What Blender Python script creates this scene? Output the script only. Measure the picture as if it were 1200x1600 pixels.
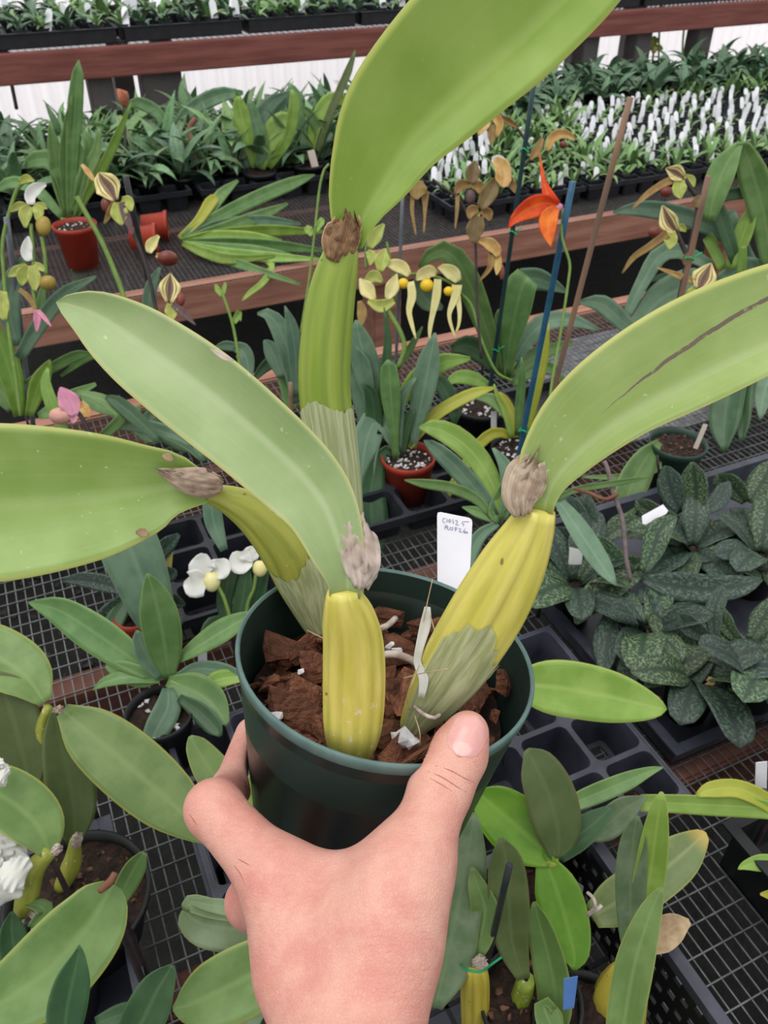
import bpy, bmesh, math, random
import numpy as np
from mathutils import Vector, Matrix

for o in list(bpy.data.objects): bpy.data.objects.remove(o)
SC = bpy.context.scene
COL = SC.collection
R = random.Random(7)

# ------------------------------------------------------------------ camera
FPX = 1294.0                       # focal length in pixels of the 1200x1600 frame
PITCH = math.radians(38.0); YAW = math.radians(-24.5); CAMH = 1.65
cam = bpy.data.cameras.new('camera'); cam_o = bpy.data.objects.new('camera', cam); COL.objects.link(cam_o)
cam.sensor_fit = 'VERTICAL'; cam.sensor_height = 36.0; cam.sensor_width = 27.0
cam.lens = 36.0 * FPX / 1600.0
cam.clip_start = 0.02; cam.clip_end = 60
cam_o.location = (0, 0, CAMH)
cam_o.rotation_euler = (math.pi/2 - PITCH, 0, YAW)
cam.dof.use_dof = True; cam.dof.focus_distance = 0.40; cam.dof.aperture_fstop = 26.0
SC.camera = cam_o
# ------------------------------------------------------------------ world: overcast sky seen through a shaded greenhouse roof
W = bpy.data.worlds.new('world'); SC.world = W; W.use_nodes = True
nt = W.node_tree; nt.nodes.clear()
out = nt.nodes.new('ShaderNodeOutputWorld'); bg = nt.nodes.new('ShaderNodeBackground')
tc = nt.nodes.new('ShaderNodeTexCoord'); sx = nt.nodes.new('ShaderNodeSeparateXYZ')
rmp = nt.nodes.new('ShaderNodeValToRGB')
nt.links.new(tc.outputs['Generated'], sx.inputs[0])
mr = nt.nodes.new('ShaderNodeMapRange'); mr.inputs['From Min'].default_value = -1; mr.inputs['From Max'].default_value = 1
nt.links.new(sx.outputs['Z'], mr.inputs[0]); nt.links.new(mr.outputs[0], rmp.inputs[0])
rmp.color_ramp.elements[0].position = 0.40; rmp.color_ramp.elements[0].color = (.10, .11, .09, 1)
rmp.color_ramp.elements[1].position = 1.0; rmp.color_ramp.elements[1].color = (1.16, 1.16, 1.18, 1)
e = rmp.color_ramp.elements.new(0.5); e.color = (.70, .705, .71, 1)
nt.links.new(rmp.outputs[0], bg.inputs[0]); bg.inputs[1].default_value = 1.0
nt.links.new(bg.outputs[0], out.inputs[0])
sun = bpy.data.lights.new('sky_glow', 'SUN'); sun.energy = 1.05; sun.angle = math.radians(40); sun.color = (1, .985, .95)
sun_o = bpy.data.objects.new('sky_glow', sun); COL.objects.link(sun_o)
sun_o.rotation_euler = Vector((-.30, -.02, 1)).to_track_quat('Z', 'Y').to_euler()
SC.view_settings.view_transform = 'Standard'; SC.view_settings.look = 'None'
SC.view_settings.gamma = 1.0; SC.view_settings.use_curve_mapping = False
SC.view_settings.exposure = 0.10

# ------------------------------------------------------------------ camera geometry helpers
FWD = np.array([-math.sin(YAW), math.cos(YAW), 0.0]); RT = np.array([math.cos(YAW), math.sin(YAW), 0.0]); UP = np.array([0, 0, 1.0])
CF = FWD*math.cos(PITCH) - UP*math.sin(PITCH); CU = FWD*math.sin(PITCH) + UP*math.cos(PITCH)
CAM = np.array([0, 0, CAMH])
def ray(px, py): return CF + RT*((px-600)/FPX) - CU*((py-800)/FPX)
def P(px, py, d): return CAM + ray(px, py)*d
def G(px, py, z):
    r = ray(px, py); return CAM + r*((z-CAMH)/r[2])
def depth(p): return float((np.asarray(p)-CAM) @ CF)
def proj(p):
    q = np.asarray(p)-CAM; d = q @ CF
    return 600+FPX*(q @ RT)/d, 800-FPX*(q @ CU)/d, d
def onplane(px, py, B, n):
    r = ray(px, py); return CAM + r*(((B-CAM) @ n)/(r @ n))
def unit(v): v = np.asarray(v, float); return v/(np.linalg.norm(v)+1e-12)

# ------------------------------------------------------------------ materials
def lin(c): return tuple((x/255/12.92 if x/255 <= .04045 else ((x/255+.055)/1.055)**2.4) for x in c) + (1,)
MATS = {}
class NB:
    def __init__(s, name):
        s.m = bpy.data.materials.new(name); s.m.use_nodes = True; s.t = s.m.node_tree; s.t.nodes.clear()
        s.o = s.n('ShaderNodeOutputMaterial')
    def n(s, ty, **kw):
        x = s.t.nodes.new(ty)
        for k, v in kw.items(): setattr(x, k, v)
        return x
    def l(s, a, b): s.t.links.new(a, b)
    def val(s, v, inp):
        if hasattr(v, 'is_linked') or isinstance(v, bpy.types.NodeSocket): s.l(v, inp)
        else: inp.default_value = v
    def math(s, op, a, b=0.0, c=None, clamp=False):
        x = s.n('ShaderNodeMath', operation=op, use_clamp=clamp); s.val(a, x.inputs[0]); s.val(b, x.inputs[1])
        if c is not None: s.val(c, x.inputs[2])
        return x.outputs[0]
    def mix(s, f, a, b, bt='MIX'):
        x = s.n('ShaderNodeMix', data_type='RGBA', blend_type=bt); s.val(f, x.inputs[0]); s.val(a, x.inputs[6]); s.val(b, x.inputs[7])
        return x.outputs[2]
    def ss(s, v, a, b):
        x = s.n('ShaderNodeMapRange', interpolation_type='SMOOTHSTEP'); s.val(v, x.inputs[0]); x.inputs[1].default_value = a; x.inputs[2].default_value = b
        return x.outputs[0]
    def noise(s, co, scale, detail=3, rough=.55):
        x = s.n('ShaderNodeTexNoise'); x.inputs['Scale'].default_value = scale; x.inputs['Detail'].default_value = detail; x.inputs['Roughness'].default_value = rough
        if co is not None: s.l(co, x.inputs['Vector'])
        return x.outputs[0]
    def mapping(s, co, sc=(1,1,1), loc=(0,0,0)):
        x = s.n('ShaderNodeMapping'); x.inputs['Scale'].default_value = sc; x.inputs['Location'].default_value = loc; s.l(co, x.inputs[0]); return x.outputs[0]
    def bsdf(s, col, rough=.5, spec=.5, bump=None, bs=.3, bd=.001, **kw):
        b = s.n('ShaderNodeBsdfPrincipled'); s.val(col, b.inputs['Base Color']); s.val(rough, b.inputs['Roughness'])
        b.inputs['Specular IOR Level'].default_value = spec
        if bump is not None:
            u = s.n('ShaderNodeBump'); u.inputs['Strength'].default_value = bs; u.inputs['Distance'].default_value = bd
            s.l(bump, u.inputs['Height']); s.l(u.outputs[0], b.inputs['Normal'])
        for k, v in kw.items(): s.val(v, b.inputs[k.replace('_', ' ')])
        return b
    def out(s, sh): s.l(sh.outputs[0], s.o.inputs[0]); return s.m

def leaf_mat(name, base, base2, edge, rib, var=.12, rough=.42, trans=.18, nscale=28, scar=None, mottle=None, spots=0.0, riba=.5, vein=.10, tipc=None, spec=.45):
    k = NB(name)
    tcn = k.n('ShaderNodeTexCoord'); sp = k.n('ShaderNodeSeparateXYZ'); k.l(tcn.outputs['UV'], sp.inputs[0])
    u, v = sp.outputs[0], sp.outputs[1]
    oi = k.n('ShaderNodeObjectInfo')
    obj = tcn.outputs['Object']
    s = k.math('ABSOLUTE', k.math('MULTIPLY_ADD', u, 2.0, -1.0))
    nz = k.noise(obj, nscale, 4)
    c = k.mix(k.ss(nz, .35, .68), lin(base), lin(base2))
    # lengthwise veins
    vn = k.noise(k.mapping(tcn.outputs['UV'], (26, 1.2, 1)), 1.0, 2)
    c = k.mix(k.math('MULTIPLY', k.ss(vn, .40, .72), vein), c, lin(rib))
    c = k.mix(k.math('MULTIPLY', k.math('SUBTRACT', 1.0, k.ss(s, .0, .16)), riba), c, lin(rib))
    c = k.mix(k.math('MULTIPLY', k.ss(s, .90, .985), .85), c, lin(edge))
    if mottle:
        vo = k.n('ShaderNodeTexVoronoi'); vo.inputs['Scale'].default_value = 1.0
        k.l(k.mapping(tcn.outputs['UV'], (9, 22, 1)), vo.inputs['Vector'])
        mz = k.noise(k.mapping(tcn.outputs['UV'], (7, 15, 1)), 1.6, 5, .7)
        m = k.math('MULTIPLY', k.ss(mz, .47, .60), k.ss(s, .05, .25))
        c = k.mix(m, c, lin(mottle))
    if tipc: c = k.mix(k.ss(v, .80, .99), c, lin(tipc))
    if spots:
        sz = k.noise(obj, 260, 2); c = k.mix(k.math('MULTIPLY', k.ss(sz, .70, .76), spots), c, lin((225, 228, 205)))
        s2 = k.noise(obj, 60, 2); c = k.mix(k.math('MULTIPLY', k.ss(s2, .72, .8), spots*.8), c, lin((170, 120, 80)))
    if scar:
        su, v0, v1 = scar
        wob = k.math('MULTIPLY_ADD', k.noise(k.mapping(tcn.outputs['UV'], (0, 20, 0)), 1.0, 3), .03, -.015)
        dd = k.math('ABSOLUTE', k.math('SUBTRACT', k.math('ADD', u, wob), k.math('MULTIPLY_ADD', v, .45, su)))
        wdt = k.math('MULTIPLY', k.ss(v, v0, v0+.25), .014)
        m = k.math('LESS_THAN', dd, wdt)
        m = k.math('MULTIPLY', m, k.math('MULTIPLY', k.math('LESS_THAN', v, v1), k.ss(k.noise(obj, 300, 2), .25, .45)))
        c = k.mix(m, c, lin((122,106,90)))
    hs = k.n('ShaderNodeHueSaturation'); k.l(c, hs.inputs['Color'])
    k.l(k.math('MULTIPLY_ADD', oi.outputs['Random'], 2*var, 1.0-var), hs.inputs['Value'])
    k.l(k.math('MULTIPLY_ADD', k.math('FRACT', k.math('MULTIPLY', oi.outputs['Random'], 7.31)), var*.16, .5-var*.08), hs.inputs['Hue'])
    c = hs.outputs[0]
    b = k.bsdf(c, rough, spec, bump=k.math('ADD', vn, k.math('MULTIPLY', k.noise(obj, 420, 2), .35)), bs=.10, bd=.0008)
    tr = k.n('ShaderNodeBsdfTranslucent'); k.l(c, tr.inputs[0])
    mx = k.n('ShaderNodeMixShader'); mx.inputs[0].default_value = trans; k.l(b.outputs[0], mx.inputs[1]); k.l(tr.outputs[0], mx.inputs[2])
    return k.out(mx)

def plain_mat(name, c1, c2, rough=.6, nscale=40, bump=.3, bd=.001, spec=.4, stretch=(1,1,1), lo=.35, hi=.65, var=0, **kw):
    k = NB(name); tcn = k.n('ShaderNodeTexCoord'); co = k.mapping(tcn.outputs['Object'], stretch)
    nz = k.noise(co, nscale, 5)
    c = k.mix(k.ss(nz, lo, hi), lin(c1), lin(c2))
    if var:
        oi = k.n('ShaderNodeObjectInfo'); hs = k.n('ShaderNodeHueSaturation'); k.l(c, hs.inputs['Color'])
        k.l(k.math('MULTIPLY_ADD', oi.outputs['Random'], 2*var, 1.0-var), hs.inputs['Value']); c = hs.outputs[0]
    return k.out(k.bsdf(c, rough, spec, bump=k.noise(co, nscale*3, 4), bs=bump, bd=bd, **kw))

def make_materials():
    M = MATS
    M['leaf_main'] = leaf_mat('leaf_main', (138,168,78), (158,186,104), (204,208,120), (178,198,130), var=.0, spots=.45, nscale=22, rough=.36, riba=.35)
    M['leaf_blue'] = leaf_mat('leaf_soft_green', (150,174,112), (172,192,136), (212,208,136), (188,204,156), var=.0, spots=.45, nscale=18, rough=.40, riba=.55)
    M['leaf_scar'] = leaf_mat('leaf_scarred', (150,174,92), (172,194,118), (210,210,120), (196,210,160), var=.0, spots=.4, nscale=18, rough=.38, scar=(.50, .22, 1.2), riba=.3)
    M['leaf_lime'] = leaf_mat('leaf_lime', (136,168,58), (158,186,84), (196,204,100), (188,208,126), var=.0, spots=.1, nscale=16, rough=.40, riba=.3, trans=.25, vein=.05)
    M['g_mid'] = leaf_mat('leaf_mid_green', (92,130,70), (114,150,88), (146,172,98), (136,166,104))
    M['g_dark'] = leaf_mat('leaf_dark_green', (52,86,52), (68,102,64), (84,118,74), (92,124,84))
    M['g_blue'] = leaf_mat('leaf_grey_green', (92,124,98), (114,144,116), (130,156,126), (136,162,134), rough=.5)
    M['g_light'] = leaf_mat('leaf_light_green', (122,160,62), (146,180,86), (170,190,96), (164,190,104))
    M['g_bright'] = leaf_mat('leaf_bright_green', (92,146,28), (116,168,44), (140,176,64), (140,182,72), rough=.35)
    M['g_yellow'] = leaf_mat('leaf_yellow_green', (166,174,52), (186,186,70), (190,180,70), (196,200,104))
    M['g_olive'] = leaf_mat('leaf_olive', (88,106,58), (104,120,72), (120,112,72), (112,130,80), rough=.5)
    M['g_cat'] = leaf_mat('leaf_cattleya', (100,130,66), (124,152,88), (166,172,86), (138,164,100), rough=.4, var=.10)
    M['g_dusty'] = leaf_mat('leaf_dusty', (92,118,78), (122,140,108), (126,146,92), (124,146,100), rough=.6, nscale=45)
    M['g_pale'] = leaf_mat('leaf_pale_fold', (120,142,98), (146,166,128), (170,180,120), (150,170,130), rough=.5)
    M['g_varieg'] = leaf_mat('leaf_yellow_tipped', (112,132,78), (140,156,96), (176,180,104), (166,178,122), tipc=(204,180,90), rough=.45)
    M['g_mottle'] = leaf_mat('leaf_mottled', (34,50,42), (44,62,52), (50,70,56), (36,54,44), mottle=(84,106,88), rough=.5, var=.2, trans=.06)
    M['g_mottle2'] = leaf_mat('leaf_mottled_bright', (38,58,40), (48,70,48), (58,82,54), (40,62,42), mottle=(112,134,96), rough=.5, var=.2, trans=.06)
    M['g_bg'] = leaf_mat('leaf_background', (98,134,88), (124,156,112), (136,166,118), (138,166,120), var=.28)
    M['g_bgdark'] = leaf_mat('leaf_background_dark', (84,118,88), (106,138,106), (116,146,112), (122,150,116), var=.25)
    M['g_seed'] = leaf_mat('leaf_seedling', (112,152,88), (140,176,114), (158,188,126), (158,186,128), var=.2)
    M['dry_leaf'] = leaf_mat('leaf_dry', (190,166,130), (146,118,88), (200,176,138), (178,152,116), var=.05, nscale=60, trans=.1, rough=.7)
    M['sheath'] = leaf_mat('sheath_papery', (216,196,174), (182,156,134), (222,202,178), (160,134,112), var=.04, nscale=90, rough=.75, trans=.25, vein=.7)
    M['sheath_brown'] = leaf_mat('sheath_brown', (168,132,92), (128,96,68), (212,180,132), (100,72,50), var=.03, nscale=90, rough=.75, trans=.2, vein=.6)
    M['sheath_pale'] = leaf_mat('sheath_pale', (232,218,204), (206,186,172), (236,222,208), (186,164,152), var=.03, nscale=90, rough=.75, trans=.25, vein=.6)
    # pseudobulb
    for nm, a, b, c in (('bulb', (224,212,112), (204,196,86), (146,140,48)), ('bulb_green', (146,164,62), (126,150,48), (88,116,34)), ('bulb_olive', (168,170,74), (146,154,58), (106,120,44)), ('bulb_back', (190,176,70), (176,160,60), (140,130,50))):
        k = NB('pseudobulb_'+nm); tcn = k.n('ShaderNodeTexCoord'); sp = k.n('ShaderNodeSeparateXYZ'); k.l(tcn.outputs['UV'], sp.inputs[0])
        n1 = k.noise(k.mapping(tcn.outputs['UV'], (10, 2.5, 1)), 1.0, 3)
        col = k.mix(k.ss(n1, .35, .65), lin(a), lin(b))
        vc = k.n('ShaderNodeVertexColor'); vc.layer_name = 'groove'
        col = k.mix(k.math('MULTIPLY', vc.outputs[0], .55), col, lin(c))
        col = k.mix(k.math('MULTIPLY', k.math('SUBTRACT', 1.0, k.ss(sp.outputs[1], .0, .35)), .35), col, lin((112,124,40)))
        fl = k.noise(tcn.outputs['Object'], 190, 3, .7); col = k.mix(k.math('MULTIPLY', k.ss(fl, .62, .67), k.math('MULTIPLY', k.math('SUBTRACT', 1.0, k.ss(sp.outputs[1], .3, .6)), .75)), col, lin((225,222,190)))
        br = k.noise(tcn.outputs['Object'], 130, 1); col = k.mix(k.math('MULTIPLY', k.ss(br, .745, .78), .8), col, lin((120,80,40)))
        M[nm] = k.out(k.bsdf(col, .38, .45, bump=fl, bs=.08, bd=.001, Subsurface_Weight=.12, Subsurface_Radius=(.004,.004,.001)))
    # thin film sheath on the bulbs
    k = NB('film_sheath'); tcn = k.n('ShaderNodeTexCoord')
    n1 = k.noise(k.mapping(tcn.outputs['UV'], (22, 3, 1)), 1.0, 4)
    col = k.mix(k.ss(n1, .35, .7), lin((160,170,118)), lin((200,204,164)))
    b = k.bsdf(col, .45, .4, bump=n1, bs=.3, bd=.001); tr = k.n('ShaderNodeBsdfTransparent')
    mx = k.n('ShaderNodeMixShader'); mx.inputs[0].default_value = .82; k.l(tr.outputs[0], mx.inputs[1]); k.l(b.outputs[0], mx.inputs[2]); M['film'] = k.out(mx)
    # skin
    k = NB('skin'); tcn = k.n('ShaderNodeTexCoord'); ob = tcn.outputs['Object']
    n1 = k.noise(ob, 48, 5, .65); n2 = k.noise(ob, 210, 4)
    col = k.mix(k.ss(n1, .34, .66), lin((226,172,154)), lin((214,148,134)))
    col = k.mix(k.math('MULTIPLY', k.ss(n2, .5, .72), .22), col, lin((226,176,160)))
    vc = k.n('ShaderNodeVertexColor'); vc.layer_name = 'redness'; sc = k.n('ShaderNodeSeparateColor'); k.l(vc.outputs[0], sc.inputs[0])
    col = k.mix(k.math('MULTIPLY', sc.outputs[0], .75), col, lin((204,118,112)))
    col = k.mix(k.math('MULTIPLY', sc.outputs[1], .6), col, lin((232,178,166)))
    vor = k.n('ShaderNodeTexVoronoi'); vor.feature = 'DISTANCE_TO_EDGE'; vor.inputs['Scale'].default_value = 620
    k.l(k.mapping(ob, (1, 1, 1)), vor.inputs['Vector'])
    al = k.n('ShaderNodeAttribute'); al.attribute_name = 'along'
    wr = k.noise(k.mapping(al.outputs['Vector'], (420, 90, 1)), 1.0, 4, .6)
    wr2 = k.noise(k.mapping(al.outputs['Vector'], (150, 60, 1)), 1.0, 3, .6)
    wr = k.math('ADD', k.math('MULTIPLY', k.ss(vor.outputs[0], 0, .14), .25), k.math('ADD', k.math('MULTIPLY', wr, .7), k.math('MULTIPLY', wr2, 1.4)))
    M['skin'] = k.out(k.bsdf(col, .46, .4, bump=wr, bs=.45, bd=.0011, Subsurface_Weight=.18, Subsurface_Radius=(.006,.003,.0015)))
    M['nail'] = plain_mat('fingernail', (220,158,152), (228,172,164), rough=.22, nscale=90, bump=.03, spec=.5)
    M['nail_tip'] = plain_mat('fingernail_moon', (230,186,178), (232,190,182), rough=.25, nscale=90, bump=.03)
    M['crease'] = plain_mat('skin_crease', (176,104,90), (190,118,102), rough=.6, nscale=300, bump=.1)
    # pots, plastics
    M['pot'] = plain_mat('pot_green', (30,44,40), (36,50,45), rough=.30, nscale=14, bump=.03, spec=.5)
    M['pot_in'] = plain_mat('pot_green_inside', (32,50,45), (38,56,50), rough=.45, nscale=14, bump=.04)
    M['pot_rim'] = plain_mat('pot_green_rim', (84,112,108), (98,124,120), rough=.4, nscale=60, bump=.05)
    M['pot_bg'] = plain_mat('pot_far_green', (34,62,50), (30,52,44), rough=.4, nscale=20, bump=.05)
    M['pot_black'] = plain_mat('pot_black', (17,19,20), (25,27,28), rough=.45, nscale=20, bump=.05)
    M['pot_red'] = plain_mat('pot_terracotta_plastic', (164,58,36), (146,46,30), rough=.5, nscale=20, bump=.05)
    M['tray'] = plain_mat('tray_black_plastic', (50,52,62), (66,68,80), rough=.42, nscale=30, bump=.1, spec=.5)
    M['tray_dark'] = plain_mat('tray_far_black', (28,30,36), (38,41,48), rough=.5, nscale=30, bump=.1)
    M['bark'] = plain_mat('bark', (92,58,44), (148,98,74), rough=.85, nscale=1.2, bump=.5, bd=.05, stretch=(.8,1.3,2.0), var=.40, spec=.2, lo=.25, hi=.75)
    M['bark_bit'] = plain_mat('bark_bits', (66,44,34), (120,88,68), rough=.9, nscale=120, bump=.5)
    M['soil'] = plain_mat('potting_mix', (36,26,20), (64,46,36), rough=.9, nscale=160, bump=.9, bd=.003)
    M['perlite'] = plain_mat('perlite', (226,224,226), (206,204,206), rough=.8, nscale=200, bump=.5)
    M['white'] = plain_mat('white_plastic_tag', (238,236,242), (232,230,238), rough=.4, nscale=30, bump=.02)
    M['tag_far'] = plain_mat('far_white_tag', (246,247,250), (240,241,247), rough=.5, nscale=30, bump=.02)
    M['tag_blue'] = plain_mat('blue_tag', (92,134,196), (84,124,186), rough=.5, nscale=30, bump=.02)
    M['tag_grey'] = plain_mat('grey_tag', (150,146,152), (140,136,142), rough=.5, nscale=30, bump=.02)
    M['tag_yellow'] = plain_mat('yellow_tag', (226,196,70), (216,186,60), rough=.5, nscale=30, bump=.02)
    M['ink'] = plain_mat('pencil_ink', (150,150,186), (160,160,194), rough=.7, nscale=30, bump=.02)
    M['root'] = plain_mat('root', (208,196,184), (168,150,138), rough=.7, nscale=160, bump=.3)
    M['fibre'] = plain_mat('fibre', (200,178,150), (180,150,120), rough=.7, nscale=160, bump=.1)
    M['wood_shaded'] = plain_mat('redwood_shaded', (92,60,52), (120,82,70), rough=.8, nscale=5, stretch=(.8,7,9), bump=.35, bd=.003, lo=.3, hi=.7, spec=.2)  # same redwood, its colours darkened for the shade beneath the mesh
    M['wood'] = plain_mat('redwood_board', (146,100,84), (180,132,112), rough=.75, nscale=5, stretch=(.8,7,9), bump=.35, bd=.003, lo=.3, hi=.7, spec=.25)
    M['wood_dark'] = plain_mat('redwood_stained', (118,68,64), (146,90,82), rough=.75, nscale=5, stretch=(.8,7,9), bump=.35, bd=.003, lo=.3, hi=.7, spec=.25)
    M['post'] = plain_mat('dark_post', (84,78,80), (104,97,98), rough=.8, nscale=8, bump=.3)
    M['wire'] = plain_mat('galvanised_wire', (118,121,120), (92,95,95), rough=.5, nscale=60, bump=.05, Metallic=.35)
    M['wire_far'] = plain_mat('black_coated_wire', (74,72,72), (96,92,90), rough=.5, nscale=60, bump=.05)
    M['gravel'] = plain_mat('gravel_floor', (12,13,11), (24,25,22), rough=.9, nscale=30, bump=1.0, bd=.01)
    M['pebble'] = plain_mat('pebble', (34,34,32), (58,57,54), rough=.9, nscale=20, bump=.4)
    M['cloth'] = plain_mat('grey_ground_cloth', (104,104,108), (134,134,138), rough=.9, nscale=60, bump=.4, stretch=(1,1,1))
    M['stake_blue'] = plain_mat('stake_blue', (34,82,112), (44,96,126), rough=.4, nscale=40, bump=.2)
    M['stake_teal'] = plain_mat('stake_dark_teal', (24,52,56), (34,64,68), rough=.4, nscale=40, bump=.2)
    M['stake_black'] = plain_mat('stake_black', (34,38,38), (48,52,52), rough=.4, nscale=40, bump=.2)
    M['stake_cane'] = plain_mat('stake_cane', (150,116,92), (122,100,86), rough=.6, nscale=30, bump=.3, stretch=(1,1,.2))
    M['stake_grey'] = plain_mat('stake_grey', (96,102,110), (112,118,126), rough=.5, nscale=30, bump=.2)
    M['tie'] = plain_mat('green_tie', (46,170,110), (40,150,96), rough=.5, nscale=30, bump=.05)
    M['stem'] = plain_mat('stem_green', (112,140,60), (96,124,52), rough=.5, nscale=60, bump=.1)
    M['stem_red'] = plain_mat('stem_brown_red', (112,70,52), (128,84,62), rough=.6, nscale=60, bump=.1)
    M['stem_dark'] = plain_mat('stem_dark_purple', (42,34,36), (58,46,46), rough=.6, nscale=60, bump=.1)
    M['stem_hairy'] = plain_mat('stem_hairy_grey', (104,92,92), (124,110,108), rough=.8, nscale=90, bump=.3)
    for nm, a, b, e2, rb in (('fl_red', (222,58,32), (240,92,30), (214,40,40), (250,150,50)), ('fl_orange', (246,140,40), (236,96,30), (222,60,36), (250,160,60)),
                            ('fl_yel', (236,228,156), (242,236,176), (234,226,150), (214,212,110)), ('fl_white', (240,240,236), (232,232,226), (244,244,240), (236,236,200)),
                            ('fl_pink', (232,168,190), (226,150,176), (230,160,180), (204,110,150)), ('fl_lime', (196,204,112), (180,190,92), (214,218,140), (150,164,66)),
                            ('fl_brown', (118,98,58), (134,114,70), (150,122,70), (92,74,46)), ('fl_wither', (222,196,128), (206,160,84), (226,200,160), (176,120,60)),
                            ('fl_tan', (170,140,80), (150,118,66), (176,148,92), (130,92,56)), ('fl_purple', (120,92,92), (104,78,80), (134,100,96), (90,66,70))):
        M[nm] = leaf_mat('petal_'+nm[3:], a, b, e2, rb, var=.08, trans=.3, rough=.5, riba=.4, nscale=60)
    k = NB('petal_striped'); tcn = k.n('ShaderNodeTexCoord'); sp = k.n('ShaderNodeSeparateXYZ'); k.l(tcn.outputs['UV'], sp.inputs[0])
    st = k.math('SINE', k.math('MULTIPLY', sp.outputs[0], 40.0)); s = k.math('ABSOLUTE', k.math('MULTIPLY_ADD', sp.outputs[0], 2.0, -1.0))
    col = k.mix(k.math('MULTIPLY', k.ss(st, .1, .7), k.math('SUBTRACT', 1.0, k.ss(s, .55, .85))), lin((222,208,140)), lin((104,72,62)))
    col = k.mix(k.math('SUBTRACT', 1.0, k.ss(s, .12, .42)), col, lin((96,64,54)))
    M['fl_stripe'] = k.out(k.bsdf(col, .5, .4))
    M['pouch_maroon'] = plain_mat('pouch_maroon', (104,46,34), (124,58,42), rough=.35, nscale=60, bump=.1)
    M['pouch_yellow'] = plain_mat('pouch_yellow', (242,204,40), (232,190,40), rough=.4, nscale=60, bump=.1)
    M['pouch_tan'] = plain_mat('pouch_tan', (164,142,62), (144,122,52), rough=.4, nscale=60, bump=.1)
    M['pouch_cream'] = plain_mat('pouch_cream', (228,222,164), (220,208,130), rough=.4, nscale=60, bump=.1)
    M['pouch_pink'] = plain_mat('pouch_pink', (222,172,150), (206,150,140), rough=.4, nscale=60, bump=.1)
    M['seed_head'] = plain_mat('dry_seed_head', (160,92,66), (190,120,90), rough=.8, nscale=120, bump=.8)
    # backlit corrugated wall panel: daylight through white plastic
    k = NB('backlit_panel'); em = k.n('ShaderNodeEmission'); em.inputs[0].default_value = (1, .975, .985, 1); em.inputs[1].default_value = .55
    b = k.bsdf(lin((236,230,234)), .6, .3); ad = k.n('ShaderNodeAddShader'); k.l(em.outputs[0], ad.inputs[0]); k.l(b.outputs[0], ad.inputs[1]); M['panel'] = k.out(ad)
make_materials()

# ------------------------------------------------------------------ object helpers
def worg(o):
    v = np.zeros(3)
    while o is not None: v = v + np.array(o.location); o = o.parent
    return v
def link(name, me, parent=None):
    o = bpy.data.objects.new(name, me); COL.objects.link(o)
    if parent is not None: o.parent = parent
    return o
def mesh(name, V, F, mat, uv=None, smooth=True, groove=None, attr=None):
    me = bpy.data.meshes.new(name); me.from_pydata([tuple(map(float, v)) for v in V], [], F)
    if smooth: me.polygons.foreach_set('use_smooth', [True]*len(me.polygons))
    if uv is not None:
        L = me.uv_layers.new(name='UVMap'); li = np.empty(len(me.loops), np.int32); me.loops.foreach_get('vertex_index', li)
        L.data.foreach_set('uv', np.asarray(uv, np.float32)[li].ravel())
    for nm, a in (attr or {}).items():
        ca = me.color_attributes.new(nm, 'FLOAT_COLOR', 'POINT'); ca.data.foreach_set('color', np.asarray(a, np.float32).ravel())
    if mat: me.materials.append(MATS[mat])
    me.update(); return me
def part(name, V, F, mat, parent=None, uv=None, smooth=True, attr=None, label=None, stuff=False):
    V = np.asarray(V, float)
    org = worg(parent) if parent is not None else np.zeros(3)
    if parent is None: org = np.array([V[:,0].mean(), V[:,1].mean(), V[:,2].min()])
    o = link(name, mesh(name, V-org, F, mat, uv, smooth, attr=attr), parent)
    if parent is None: o.location = org
    if label: o['label'] = label
    if stuff: o['kind'] = 'stuff'
    return o
def thing(name, loc, label, cat, group=None):
    o = bpy.data.objects.new(name, None); o.empty_display_size = .02; COL.objects.link(o); o.location = tuple(map(float, loc))
    o['label'] = label; o['category'] = cat
    if group: o['group'] = group
    return o
def tag(o, label, cat, group=None):
    o['label'] = label; o['category'] = cat
    if group: o['group'] = group
    return o
def cr(pts, n):
    """Catmull-Rom through rows of pts (any columns), n samples, spaced by chord length of the first 2-3 columns"""
    p = np.asarray(pts, float)
    if len(p) == 2:
        t = np.linspace(0, 1, n)[:, None]; return p[0]*(1-t)+p[1]*t
    q = np.vstack([2*p[0]-p[1], p, 2*p[-1]-p[-2]])
    dl = np.linalg.norm(np.diff(p[:, :3], axis=0), axis=1); cu = np.concatenate([[0], np.cumsum(dl)]); cu /= cu[-1]
    outp = []
    for x in np.linspace(0, 1, n):
        i = min(np.searchsorted(cu, x, 'right')-1, len(p)-2); i = max(i, 0)
        t = (x-cu[i])/(cu[i+1]-cu[i]+1e-12)
        a, b, c, d = q[i], q[i+1], q[i+2], q[i+3]
        outp.append(.5*((2*b)+(-a+c)*t+(2*a-5*b+4*c-d)*t*t+(-a+3*b-3*c+d)*t**3))
    return np.array(outp)
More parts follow.
